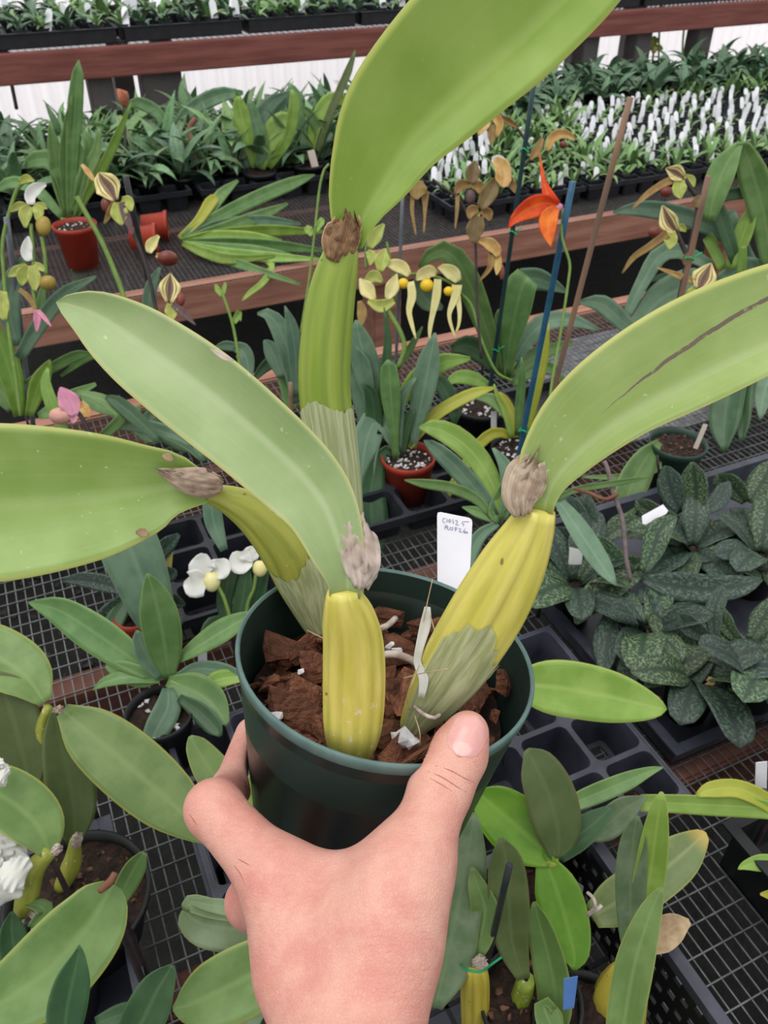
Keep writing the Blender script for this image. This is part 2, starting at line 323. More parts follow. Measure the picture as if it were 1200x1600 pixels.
def ribbon_geo(C, Wd, S, N, fold=.12, thick=.0012, nc=8, keel=0.0, wave=0.0, mid=0.0):
    n = len(C); V = []; UV = []; s = np.linspace(-1, 1, nc+1)
    for i in range(n):
        for j in range(nc+1):
            ss_ = (s[j]-mid)/((1-mid) if s[j] > mid else (1+mid)); a = abs(ss_); wv = wave*Wd[i]*math.sin(i*1.3+(2.1 if s[j] > 0 else 0))*a*a
            off = N[i]*(Wd[i]*(fold*a**1.4) + wv)
            V.append(C[i]+S[i]*(Wd[i]*s[j]*math.sqrt(max(.2, 1-min(.8, (fold*.7)**2))))+off); UV.append(((ss_+1)/2, i/(n-1)))
    m = len(V)
    for i in range(n):
        for j in range(nc+1):
            a = abs(s[j]); V.append(V[i*(nc+1)+j]-N[i]*(thick*(1-.75*a**3)+keel*Wd[i]*(1-a)**2)); UV.append(UV[i*(nc+1)+j])
    F = []; w = nc+1
    for i in range(n-1):
        for j in range(nc):
            a = i*w+j; F.append((a, a+1, a+w+1, a+w)); F.append((m+a, m+a+w, m+a+w+1, m+a+1))
        a = i*w; F.append((a, a+w, m+a+w, m+a)); a = i*w+nc; F.append((a, m+a, m+a+w, a+w))
    for a0, rev in ((0, False), ((n-1)*w, True)):
        for j in range(nc):
            q = (a0+j, m+a0+j, m+a0+j+1, a0+j+1); F.append(q if not rev else q[::-1])
    return V, F, UV
def frames(C, roll=0.0):
    T = np.gradient(C, axis=0); T = np.array([unit(t) for t in T])
    S = []; N = []
    for c, t in zip(C, T):
        v = unit(CAM-c)
        s = unit(np.cross(v, t)) if np.linalg.norm(np.cross(v, t)) > 1e-3 else RT
        nn = unit(np.cross(t, s))
        if nn @ v < 0: nn = -nn
        cr_, sr = math.cos(roll), math.sin(roll)
        s2 = s*cr_+nn*sr; n2 = unit(np.cross(t, s2))
        if n2 @ v < 0: n2 = -n2
        S.append(s2); N.append(n2)
    return T, np.array(S), np.array(N)
def dleaf(name, parent, pts, mat, fold=.15, thick=.0016, n=22, nc=10, roll=0.0, keel=0.0, wave=0.0, label=None, mid=0.0):
    """leaf from (px, py, depth, half width px) control points"""
    q = cr([(a, b, d*600, h) for a, b, d, h in pts], n)
    C = np.array([P(a, b, d/600) for a, b, d, h in q]); Wd = np.array([max(h, .4)*d/600/FPX for a, b, d, h in q])/max(.35, math.cos(roll))
    T, S, N = frames(C, roll)
    V, F, UV = ribbon_geo(C, Wd, S, N, fold, thick, nc, keel, wave, mid)
    return part(name, V, F, mat, parent, UV, label=label)
def tplane(t): t = math.radians(t); return -FWD*math.sin(t)+UP*math.cos(t)
def pleaf(parent, B, t, pts, mat, fold=.2, thick=.0010, n=12, nc=6, roll=None, name='leaf', wave=0.0, label=None):
    """leaf from (px, py, half width px), lying in a plane through B inclined by t degrees (90 = upright)"""
    nrm = tplane(t); q = cr([(p[0], p[1], p[2]) for p in pts], n)
    q[:, 2] = np.maximum(q[:, 2], .25)
    C = np.array([onplane(a, b, B, nrm) for a, b, h in q]); dd = np.array([depth(c) for c in C])
    if roll is None: roll = math.radians(R.uniform(-22, 22))
    Wd = q[:, 2]*dd/FPX/math.cos(roll)
    T, S, N = frames(C, roll)
    V, F, UV = ribbon_geo(C, Wd, S, N, fold, thick, nc, 0.0, wave)
    return part(name, V, F, mat, parent, UV, label=label)
def tube_geo(C, rad, ns=8, cap=True, prof=None, flat=1.0, ref=None):
    C = np.asarray(C, float); n = len(C); T = np.gradient(C, axis=0); T = np.array([unit(t) for t in T])
    a = unit(np.cross(T[0], ref if ref is not None else (UP if abs(T[0][2]) < .9 else np.array([1., 0, 0]))))
    V = []; UV = []
    for i in range(n):
        a = unit(a - T[i]*(a @ T[i])); b = np.cross(T[i], a)
        for j in range(ns):
            th = 2*math.pi*j/ns; r = rad[i]*(prof(th, i/(n-1)) if prof else 1)
            V.append(C[i]+a*(math.cos(th)*r)+b*(math.sin(th)*r*flat)); UV.append((j/ns, i/(n-1)))
    F = []
    for i in range(n-1):
        for j in range(ns): F.append((i*ns+j, i*ns+(j+1) % ns, (i+1)*ns+(j+1) % ns, (i+1)*ns+j))
    if cap:
        F.append(tuple(range(ns))[::-1]); F.append(tuple((n-1)*ns+j for j in range(ns)))
    return V, F, UV
def tube(name, parent, C, r, mat, ns=8, n=None, label=None):
    C = np.asarray(C, float)
    if n: C = cr(C, n)
    rad = np.full(len(C), r) if np.isscalar(r) else np.interp(np.linspace(0, 1, len(C)), np.linspace(0, 1, len(r)), r)
    V, F, UV = tube_geo(C, rad, ns); return part(name, V, F, mat, parent, UV, label=label)
def box_geo(x0, x1, y0, y1, z0, z1):
    V = [(x, y, z) for x in (x0, x1) for y in (y0, y1) for z in (z0, z1)]
    return V, [(0,1,3,2), (4,6,7,5), (0,4,5,1), (2,3,7,6), (0,2,6,4), (1,5,7,3)]
def join(parts):
    V = []; F = []
    for v, f in parts:
        k = len(V); V += list(v); F += [tuple(i+k for i in q) for q in f]
    return V, F
def bevel_box(name, parent, x0, x1, y0, y1, z0, z1, mat, bev=.004):
    bm = bmesh.new(); bmesh.ops.create_cube(bm, size=1)
    for v in bm.verts: v.co = (v.co.x*(x1-x0), v.co.y*(y1-y0), v.co.z*(z1-z0))
    bmesh.ops.bevel(bm, geom=bm.edges[:], offset=bev, segments=2, affect='EDGES')
    me = bpy.data.meshes.new(name); bm.to_mesh(me); bm.free(); me.materials.append(MATS[mat])
    o = link(name, me, parent); c = np.array([(x0+x1)/2, (y0+y1)/2, (z0+z1)/2])
    if parent is not None: c = c - worg(parent)
    o.location = tuple(c); return o
def lathe_geo(prof, ns=40):
    V = []; F = []
    for r, z in prof:
        for j in range(ns):
            a = 2*math.pi*j/ns; V.append((r*math.cos(a), r*math.sin(a), z))
    for i in range(len(prof)-1):
        for j in range(ns): F.append((i*ns+j, i*ns+(j+1) % ns, (i+1)*ns+(j+1) % ns, (i+1)*ns+j))
    return V, F
def rock_geo(rng, sx, sy, sz, n=14):
    bm = bmesh.new()
    for _ in range(n):
        v = np.array([rng.gauss(0, 1) for _ in range(3)]); v = v/np.max(np.abs(v))*rng.uniform(.7, 1)
        bm.verts.new((v[0]*sx, v[1]*sy, v[2]*sz))
    r = bmesh.ops.convex_hull(bm, input=bm.verts[:])
    bmesh.ops.delete(bm, geom=[g for g in r['geom_interior'] if isinstance(g, bmesh.types.BMVert)], context='VERTS')
    bm.verts.index_update(); V = [tuple(v.co) for v in bm.verts]; F = [tuple(v.index for v in f.verts) for f in bm.faces]; bm.free(); return V, F
def ellip_geo(c, ax, nu=14, nv=9, cut=1.0):
    """ellipsoid with axes ax (3 vectors); cut < 1 leaves the top open"""
    V = []; F = []; UV = []
    for i in range(nv+1):
        ph = math.pi*cut*i/nv
        for j in range(nu):
            th = 2*math.pi*j/nu
            V.append(c - ax[2]*math.cos(ph) + (ax[0]*math.cos(th)+ax[1]*math.sin(th))*math.sin(ph)); UV.append((j/nu, i/nv))
    for i in range(nv):
        for j in range(nu): F.append((i*nu+j, i*nu+(j+1) % nu, (i+1)*nu+(j+1) % nu, (i+1)*nu+j))
    return V, F, UV

# ================================================================== the setting
Z0 = 0.82; ZS = 1.145
def structure():
    me = mesh('floor', [(-4,-2,0), (8,-2,0), (8,7,0), (-4,7,0)], [(0,1,2,3)], 'gravel', smooth=False)
    f = link('floor', me); f['kind'] = 'structure'
    rng = random.Random(3); pr = []
    for i in range(900):
        x = rng.uniform(-.6, 3.2); y = rng.uniform(1.42, 2.3); s = rng.uniform(.006, .02)
        v, fa = rock_geo(rng, s, s*rng.uniform(.6, 1), s*.6, 9); pr.append(([(a+x, b+y, c+s*.3) for a, b, c in v], fa))
    V, F = join(pr); g = part('gravel', V, F, 'pebble', f, smooth=False, stuff=True)
    # corrugated translucent side wall behind the shelf
    V = []; F = []; n = 500; x0, x1 = -1.5, 7.0; y0 = 4.75
    for i in range(n+1):
        x = x0+(x1-x0)*i/n; y = y0+.012*math.sin(x*2*math.pi/.076)
        V += [(x, y, .55), (x, y, 2.4)]
    F = [(2*i, 2*i+2, 2*i+3, 2*i+1) for i in range(n)]
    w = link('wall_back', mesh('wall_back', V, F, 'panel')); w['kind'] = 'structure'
    part('shade_backing', *box_geo(x0, x1, y0-.02, y0+.03, 0, .55), 'pot_black', w, smooth=False)  # added dark backing below the bright panel, stands in for under-bench shade
def wires(name, parent, u0, u1, v0, v1, z, du, dv, r, mat):
    pr = []
    k = int((u1-u0)/du)
    for i in range(k+1): x = u0+i*du; pr.append(box_geo(x-r, x+r, v0, v1, z-2*r, z))
    k = int((v1-v0)/dv)
    for i in range(k+1): y = v0+i*dv; pr.append(box_geo(u0, u1, y-r, y+r, z, z+2*r))
    V, F = join(pr); return part(name, V, F, mat, parent, smooth=False, stuff=True)
def benches():
    b = thing('bench', (.6, .6, 0), 'near greenhouse bench of wire mesh on pinkish timber carrying the big potted orchids', 'bench')
    wires('wire_mesh', b, -1.0, 2.5, -.3, 1.46, Z0-.002, .0127, .0254, .0007, 'wire')
    bevel_box('beam', b, -1.1, 2.6, 1.46, 1.50, Z0-.085, Z0+.004, 'wood')
    for v in (.80, .37, -.05, 1.2): bevel_box('cross_beam', b, -1.1, 2.6, v, v+.038, Z0-.10, Z0-.012, 'wood_shaded')
    for u in (-.9, 1.25, 2.4):
        bevel_box('leg', b, u, u+.088, 1.37, 1.458, 0, Z0-.10, 'wood_shaded'); bevel_box('leg', b, u, u+.088, -.25, -.16, 0, Z0-.10, 'wood_shaded')
    o = part('ground_cloth', *box_geo(.78, 2.3, .98, 1.19, Z0-.014, Z0-.010), 'cloth', b, smooth=False, label='grey cloth sheet under the mesh')
    o = part('ground_cloth', *box_geo(.90, 2.3, 1.24, 1.38, Z0-.014, Z0-.010), 'cloth', b, smooth=False, label='grey cloth sheet under the mesh')
    b = thing('bench', (1.3, 2.7, 0), 'middle greenhouse bench with thick timber edge and dark mesh top across the aisle', 'bench')
    wires('wire_mesh', b, -.9, 3.6, 2.0, 3.38, Z0-.002, .0127, .0127, .0009, 'wire_far')
    bevel_box('beam', b, -1.0, 3.7, 2.0, 2.04, Z0-.089, Z0-.0005, 'wood')
    bevel_box('beam', b, -1.0, 3.7, 3.36, 3.40, Z0-.089, Z0-.0005, 'wood')
    for v in (2.42, 2.9): bevel_box('cross_beam', b, -1.0, 3.7, v, v+.04, Z0-.095, Z0-.006, 'wood_shaded')
    for u in (-.8, .9, 2.2, 3.5):
        bevel_box('leg', b, u, u+.088, 2.045, 2.13, 0, Z0-.1, 'wood'); bevel_box('leg', b, u, u+.088, 3.27, 3.355, 0, Z0-.1, 'wood')
    o = part('shade_sheet', *box_geo(-1.0, 3.7, 2.1, 3.3, .20, .21), 'gravel', b, smooth=False)  # dark sheet added in place of the shade below the bench top
    b = thing('raised_bench', (1.8, 3.8, 0), 'raised rear bench with dark red timber edge along the white wall', 'bench')
    wires('wire_mesh', b, -.9, 5.2, 3.42, 4.3, ZS-.002, .0127*2, .0127*2, .0009, 'wire_far')
    bevel_box('beam', b, -1.0, 2.28, 3.40, 3.44, ZS-.095, ZS-.0005, 'wood_dark'); bevel_box('beam', b, 2.285, 5.3, 3.40, 3.44, ZS-.095, ZS-.0005, 'wood_dark')
    bevel_box('beam', b, -1.0, 5.3, 4.28, 4.32, ZS-.095, ZS-.0005, 'wood_dark')
    for i, (u, w_) in enumerate(((.40, .085), (.59, .15), (1.80, .085), (2.22, .085), (2.55, .085), (2.84, .09), (3.2, .09))):
        bevel_box('leg', b, u, u+w_, 3.445, 3.53, 0, ZS-.096, 'post'); bevel_box('leg', b, u+.2, u+.285, 4.19, 4.275, 0, ZS-.096, 'post')
structure(); benches()

# ================================================================== the orchid in the hand
PC = P(605, 1018, .425)                                  # centre of the rim
def cdir(x, y, z): return unit(RT*x + CU*y - CF*z)       # camera-space direction (z towards the viewer)
PN = cdir(.15, .86, .49)                                 # pot axis, upwards
PX = unit(RT - PN*(RT @ PN)); PY = np.cross(PN, PX)
PR, PRB, PH = .0768, .0570, .140
def pot_pt(r, a, h): return PC + PN*h + (PX*math.cos(a)+PY*math.sin(a))*r
SOIL = -.024
def soil(px, py, lift=0.0): return onplane(px, py, PC+PN*(SOIL+lift), PN)
def wall(px, py):
    r = ray(px, py)
    for t in np.arange(.2, .6, .0005):
        q = CAM+r*t-PC; h = q @ PN; rr = np.linalg.norm(q-PN*h)
        if -PH <= h <= 0 and rr <= PR+(PRB-PR)*(-h/PH): return t
    return None
def potmesh(name, prof, mat, parent, ns=72, label=None):
    V = []; F = []
    for r, h in prof:
        for j in range(ns): V.append(pot_pt(r, 2*math.pi*j/ns, h))
    for i in range(len(prof)-1):
        for j in range(ns): F.append((i*ns+j, i*ns+(j+1) % ns, (i+1)*ns+(j+1) % ns, (i+1)*ns+j))
    return part(name, V, F, mat, parent, label=label)
def bulb(parent, pts, mat, nrib=9, depthr=.12, flat=.72, n=30, ns=54, film=None, name='pseudobulb', seed=1):
    q = cr([(a, b, d*600, h) for a, b, d, h in pts], n)
    C = np.array([P(a, b, d/600) for a, b, d, h in q]); rad = np.array([max(h, 1)*d/600/FPX for a, b, d, h in q])
    T = np.gradient(C, axis=0); T = np.array([unit(t) for t in T]); V = []; UV = []; GA = []
    rng = random.Random(seed); ph = [rng.uniform(-.25, .25) for _ in range(nrib)]; am = [rng.uniform(.6, 1.2) for _ in range(nrib)]
    def prof(th, v):
        x = (th/(2*math.pi)*nrib) % nrib; i = int(x); f = x-i-.5-ph[i]*.3
        g = max(0.0, 1-abs(abs(f)-.5)*5.5) if abs(f) < .62 else 0
        g = max(0.0, 1-(.5-min(.5, abs(f)))*4.6)*am[i]
        env = math.sin(math.pi*min(1, max(0, .06+.9*v)))**.5
        return 1-depthr*g*env, g*env
    fr = []
    for i in range(n):
        v = unit(CAM-C[i]); s = unit(np.cross(v, T[i])); nn = np.cross(T[i], s)
        if nn @ v < 0: nn = -nn
        fr.append((s, nn))
        for j in range(ns):
            th = 2*math.pi*j/ns; k, g = prof(th, i/(n-1)); r = rad[i]*k
            V.append(C[i]+s*(math.cos(th)*r)+nn*(math.sin(th)*r*flat)); UV.append((j/ns, i/(n-1))); GA.append((g, g, g, 1))
    F = [(i*ns+j, i*ns+(j+1) % ns, (i+1)*ns+(j+1) % ns, (i+1)*ns+j) for i in range(n-1) for j in range(ns)]
    F.append(tuple(range(ns))[::-1]); F.append(tuple((n-1)*ns+j for j in range(ns)))
    o = part(name, V, F, mat, parent, UV, attr={'groove': GA})
    if film:
        v0, v1, a0, a1, jg = film; V = []; F = []; UV = []; m = 26; nn_ = 16
        tops = [v1-jg*(.5+.5*math.sin(k*.24+seed)+.30*rng.random()) for k in range(m+1)]
        for ii in range(nn_+1):
            for jj in range(m+1):
                th = a0+(a1-a0)*jj/m; v = v0+(tops[jj]-v0)*ii/nn_; x = v*(n-1); i = min(int(x), n-2); f = x-i
                c = C[i]*(1-f)+C[i+1]*f; s = fr[i][0]; nn = fr[i][1]; r = (rad[i]*(1-f)+rad[i+1]*f)*(prof(th, v)[0]+.012)+.0004
                r += .0016*max(0, ii/nn_-.85)*rng.random()*4
                V.append(c+s*(math.cos(th)*r)+nn*(math.sin(th)*r*flat)+nn*.0002); UV.append((jj/m, ii/nn_))
        w = m+1; F = [(i*w+j, i*w+j+1, (i+1)*w+j+1, (i+1)*w+j) for i in range(nn_) for j in range(m)]
        part('sheath', V, F, 'film', o, UV, label='papery pale film sheath')
    return o
def scrap(parent, pts, mat, fold=.5, seed=1, n=16, nc=12, jag=.22, label=None):
    """dry papery sheath: curved strip with a ragged end"""
    rng = random.Random(seed)
    q = cr([(a, b, d*600, h) for a, b, d, h in pts], n); C = np.array([P(a, b, d/600) for a, b, d, h in q]); Wd = np.array([h*d/600/FPX for a, b, d, h in q])
    T, S, N = frames(C, 0); V, F, UV = ribbon_geo(C, Wd, S, -N, fold, .0006, nc)
    V = np.array(V); L = np.linalg.norm(C[-1]-C[0]); m = n*(nc+1); cut = [jag*rng.random() for _ in range(nc+1)]; cut[nc//2] = 0
    for i in range(n):
        for j in range(nc+1):
            f = max(0, i/(n-1)-.5)*2; d = -T[i]*L*cut[j]*f + N[i]*rng.gauss(0, .0010)
            V[i*(nc+1)+j] += d; V[m+i*(nc+1)+j] += d
    return part('dry_sheath', V, F, mat, parent, UV, label=label)

def main_orchid():
    root = thing('potted_orchid', PC-PN*PH, 'large orchid with yellow ribbed bulbs in the dark green pot held by the hand', 'orchid')
    # ---- pot
    po = potmesh('pot', [(.001, -PH), (PRB-.004, -PH), (PRB, -PH+.004), (PR-.0022, -.008), (PR-.0014, -.0068)], 'pot', root)
    potmesh('pot_inside', [(PR-.0022, -.001), (PR-.0035, -.02), (PRB+.004, -.10)], 'pot_in', po)
    potmesh('rim', [(PR-.0014, -.0068), (PR-.0004, -.006), (PR+.0002, -.0016), (PR-.0001, 0), (PR-.0014, .0003), (PR-.0022, -.001)], 'pot_rim', po, label='paler green pot rim')
    # potting mix floor
    V = []; F = []; ns = 40; rng = random.Random(5)
    V.append(pot_pt(0, 0, SOIL-.012))
    for k in range(1, 7):
        for j in range(ns): V.append(pot_pt((PR-.0095)*k/6, 2*math.pi*j/ns, SOIL-.012+rng.uniform(-.003, .003)))
    for j in range(ns): F.append((0, 1+j, 1+(j+1) % ns))
    for k in range(5):
        for j in range(ns): F.append((1+k*ns+j, 1+(k+1)*ns+j, 1+(k+1)*ns+(j+1) % ns, 1+k*ns+(j+1) % ns))
    part('potting_mix', V, F, 'soil', root)
    # bark chips, each its own piece
    protos = []
    for i in range(9):
        v, f = rock_geo(rng, 1, rng.uniform(.55, .85), rng.uniform(.28, .45), 13)
        bm = bmesh.new(); bv = [bm.verts.new(x) for x in v]
        for q in f: bm.faces.new([bv[x] for x in q])
        bmesh.ops.subdivide_edges(bm, edges=bm.edges[:], cuts=2, use_grid_fill=True)
        for x in bm.verts: x.co += Vector((rng.gauss(0, .014), rng.gauss(0, .014), rng.gauss(0, .012)))
        bm.verts.index_update(); v = [tuple(x.co) for x in bm.verts]; f = [tuple(x.index for x in q.verts) for q in bm.faces]; bm.free()
        protos.append(mesh('bark_chip', v, f, 'bark', smooth=False))
    k = 0; org = worg(root)
    for i in range(170):
        a = rng.uniform(0, 2*math.pi); s = rng.choice((.006, .009, .011, .014, .016)) ; rr = (PR-.009-s*.75)*math.sqrt(rng.random())
        h = SOIL-.008+rng.uniform(-.003, .009) - .004*(i < 60)
        o = link('bark_chip', protos[i % 9], root)
        q = pot_pt(rr, a, h)
        m = Matrix.Rotation(rng.uniform(0, 6.28), 3, 'Z') @ Matrix.Rotation(rng.gauss(0, .5), 3, 'X') @ Matrix.Rotation(rng.gauss(0, .4), 3, 'Y')
        b = Matrix((PX, PY, PN)).transposed()
        o.matrix_local = Matrix.Translation(Vector(q-org)) @ (b @ m).to_4x4() @ Matrix.Diagonal((s, s, s, 1))
    # larger chips seen in the photo
    for px, py, s, rz, tx, ty in ((470,1110,.017,.3,.2,.1), (640,1085,.016,1.4,.2,-.2), (605,965,.011,0,.9,.2), (665,990,.015,.5,.5,.3), (705,975,.012,.2,.9,0), (790,1060,.012,1,.5,.3), (445,1015,.013,0,.2,.1), (500,1035,.014,.9,.4,.2), (745,1150,.012,.3,.1,.1), (600,1150,.011,.7,.3,.1), (450,1160,.009,.1,.9,.2), (480,1170,.010,.5,.9,.2)):
        o = link('bark_chip', protos[(px+py) % 9], root); q = soil(px, py, .003)
        m = Matrix.Rotation(rz, 3, 'Z') @ Matrix.Rotation(tx, 3, 'X') @ Matrix.Rotation(ty, 3, 'Y'); b = Matrix((PX, PY, PN)).transposed()
        o.matrix_local = Matrix.Translation(Vector(q-org)) @ (b @ m).to_4x4() @ Matrix.Diagonal((s, s, s, 1))
    for px, py, s in ((418,1122,.0045), (432,1120,.0035), (632,1152,.0055), (645,1160,.004), (618,1150,.003), (655,1085,.0055), (612,1010,.004), (622,1015,.004), (745,1060,.004), (470,1050,.002)):
        v, f = rock_geo(rng, s, s*.8, s*.7, 16); q = soil(px, py, .006)
        part('perlite', [np.array(a)+q for a in v], f, 'perlite', root, smooth=False)
    # roots and fibres
    tube('root', root, [soil(575,1030,.006), soil(612,1022,.009), soil(640,1030,.008), soil(656,1042,.005)], .0021, 'root', n=14)
    tube('root', root, [soil(585,985,.006), soil(604,978,.009), soil(618,966,.006)], .0018, 'root', n=10)
    for pts in (((655,1040,.39), (645,1065,.385), (636,1090,.39), (640,1110,.395)), ((676,905,.40), (668,940,.40), (662,970,.40), (655,1010,.40)), ((630,1060,.39), (660,1052,.385), (700,1045,.37)), ((672,960,.40), (682,1000,.39), (680,1030,.385)), ((480,985,.42), (510,1000,.41), (545,1020,.40)), ((648,1118,.39), (656,1145,.385), (656,1165,.385))):
        tube('root_fibre', root, [P(*q) for q in pts], .00028, 'fibre', ns=5, n=14)
    dleaf('paper_strip', root, [(668,948,.40,5), (665,975,.40,9), (656,1010,.395,7), (652,1035,.395,6), (662,1060,.39,8), (658,1090,.39,5)], 'fl_white', fold=.4, thick=.0004, n=16, nc=6, label='torn white strip')
    # ---- pseudobulbs and leaves
    d1, d2, d3, d4 = depth(soil(548,1178)), depth(soil(650,1135)), depth(soil(552,985)), depth(soil(505,990))
    d1 = min(d1, wall(548, 1200)+.022)
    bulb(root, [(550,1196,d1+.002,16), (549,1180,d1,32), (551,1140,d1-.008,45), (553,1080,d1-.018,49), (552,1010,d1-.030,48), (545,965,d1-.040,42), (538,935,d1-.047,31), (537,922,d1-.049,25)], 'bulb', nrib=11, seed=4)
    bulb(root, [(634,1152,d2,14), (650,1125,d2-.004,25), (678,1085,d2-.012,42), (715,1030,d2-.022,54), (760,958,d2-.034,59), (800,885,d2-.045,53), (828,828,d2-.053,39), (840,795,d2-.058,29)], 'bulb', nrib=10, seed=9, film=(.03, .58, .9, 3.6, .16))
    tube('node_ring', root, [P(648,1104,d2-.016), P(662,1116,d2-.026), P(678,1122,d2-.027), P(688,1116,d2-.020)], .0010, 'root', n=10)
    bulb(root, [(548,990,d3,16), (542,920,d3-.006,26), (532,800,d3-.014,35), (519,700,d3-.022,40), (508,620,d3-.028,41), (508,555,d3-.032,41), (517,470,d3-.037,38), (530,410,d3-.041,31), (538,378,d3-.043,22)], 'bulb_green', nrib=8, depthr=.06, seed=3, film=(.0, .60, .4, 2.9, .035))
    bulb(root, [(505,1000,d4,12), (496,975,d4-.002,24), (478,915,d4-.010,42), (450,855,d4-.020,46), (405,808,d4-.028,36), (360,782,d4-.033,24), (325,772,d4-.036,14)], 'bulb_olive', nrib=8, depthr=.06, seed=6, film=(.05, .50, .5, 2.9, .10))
    e1, e2, e3, e4 = d1-.049, d2-.058, d3-.043, d4-.036
    dleaf('leaf', root, [(539,930,e1,25), (540,905,e1-.002,30), (528,862,e1-.003,44), (505,800,e1-.002,58), (470,752,e1,67), (398,684,e1+.002,72), (311,612,e1+.006,74), (218,543,e1+.012,64), (150,496,e1+.018,41), (105,477,e1+.022,16), (88,472,e1+.024,1)], 'leaf_blue', mid=-.12, fold=.40, thick=.0026, n=40, nc=16, keel=.05, wave=.015)
    dleaf('leaf', root, [(838,800,e2,26), (842,772,e2-.001,31), (856,728,e2-.004,48), (902,668,e2-.008,66), (970,612,e2-.012,77), (1062,560,e2-.014,86), (1160,514,e2-.012,84), (1260,475,e2-.006,74), (1390,425,e2+.004,44), (1460,400,e2+.01,1)], 'leaf_scar', mid=-.50, fold=.34, thick=.0026, n=40, nc=16, keel=.05)
    dleaf('leaf', root, [(543,385,e3,24), (548,362,e3,30), (556,325,e3-.002,46), (578,272,e3-.004,68), (622,188,e3-.007,92), (705,98,e3-.008,108), (800,10,e3-.006,114), (905,-90,e3,104), (1010,-200,e3+.01,60), (1060,-255,e3+.016,1)], 'leaf_lime', mid=-.42, fold=.34, thick=.0026, n=40, nc=16, keel=.05)
    dleaf('leaf', root, [(335,770,e4,14), (310,764,e4-.002,30), (270,758,e4-.004,54), (215,766,e4-.006,80), (130,776,e4-.010,106), (0,785,e4-.014,124), (-150,792,e4-.014,118), (-290,795,e4-.010,60), (-340,796,e4-.008,1)], 'leaf_main', mid=.05, fold=.30, thick=.0026, n=40, nc=16, keel=.05)
    scrap(root, [(566,920,e1-.004,14), (566,890,e1-.006,30), (562,850,e1-.006,33), (558,812,e1-.004,24), (566,796,e1-.003,7)], 'sheath_pale', fold=.45, seed=2, jag=.16)
    scrap(root, [(816,806,e2-.006,16), (812,778,e2-.008,31), (824,742,e2-.008,37), (838,712,e2-.008,28), (846,694,e2-.008,16)], 'sheath', fold=.5, seed=5, jag=.3)
    scrap(root, [(522,408,e3-.006,14), (528,388,e3-.008,29), (536,362,e3-.009,32), (541,340,e3-.009,27), (540,326,e3-.009,20)], 'sheath_brown', fold=.5, seed=8, jag=.34)
    scrap(root, [(348,758,e4-.008,14), (325,756,e4-.012,25), (292,750,e4-.014,23), (262,740,e4-.014,12), (240,731,e4-.013,2)], 'sheath', fold=.5, seed=11, jag=.12)
    # blemishes: rust spots and a chewed pale edge
    dleaf('rust_spot', root, [(212,832,e4-.016,2), (222,832,e4-.017,8), (232,836,e4-.017,3)], 'dry_leaf', fold=.1, thick=.0005, n=8, nc=5, label='rust-brown spot')
    dleaf('rust_spot', root, [(254,711,e4-.013,2), (262,714,e4-.013,6), (271,720,e4-.012,2)], 'dry_leaf', fold=.1, thick=.0005, n=8, nc=5, label='rust-brown spot')
    dleaf('dry_edge', root, [(328,545,e1-.012,.5), (342,553,e1-.013,4), (354,560,e1-.013,4), (366,563,e1-.012,.5)], 'sheath_pale', fold=.1, thick=.0006, n=10, nc=5, label='pale chewed leaf edge')
    return root
main_orchid()

def name_tag():
    n = unit(cdir(.05, .35, .93)); B = soil(700, 952, .0); B = B + CF*0.0
    q = lambda x, y: onplane(x, y, B, n)
    out = [(683,806), (684,801), (688,800), (733,809), (737,812), (738,817), (734,900), (722,985), (684,985)]
    V = [q(*p) for p in out]; k = len(V); V += [v-n*.0006 for v in V]
    F = [tuple(range(k)), tuple(range(k, 2*k))[::-1]] + [(i, (i+1) % k, k+(i+1) % k, k+i) for i in range(k)]
    o = part('plant_tag', V, F, 'white', smooth=False); tag(o, 'white plastic name tag with handwriting standing in the hand-held green pot', 'tag')
    st = [[(240,185),(210,195),(203,225),(215,250),(240,245)], [(265,195),(268,245)], [(300,205),(290,230),(305,250),(322,235),(315,208),(300,205)], [(352,200),(362,268)], [(388,228),(415,215),(425,238),(395,282),(440,290)],
          [(592,238),(500,235),(483,262),(515,272),(505,302)], [(245,290),(232,345)], [(245,290),(275,297),(270,318),(240,320)], [(283,310),(270,345),(295,358),(315,335),(318,312)], [(360,320),(335,325),(355,345),(340,362),(320,358)],
          [(385,320),(390,375)], [(385,320),(415,327),(410,350),(388,352)], [(440,345),(460,335),(470,352),(445,385),(490,392)], [(532,340),(508,380),(520,405),(545,397),(530,378),(512,388)], [(560,382),(545,400),(560,410),(572,395),(560,382)]]
    pr = []
    for s in st:
        C = [q(670+x/9.41, 790+y/9.41)+n*.0003 for x, y in s]; v, f, u = tube_geo(C, [.00022]*len(C), 4); pr.append((v, f))
    V, F = join(pr); part('handwriting', V, F, 'ink', o, label='blue-grey handwritten characters')
name_tag()

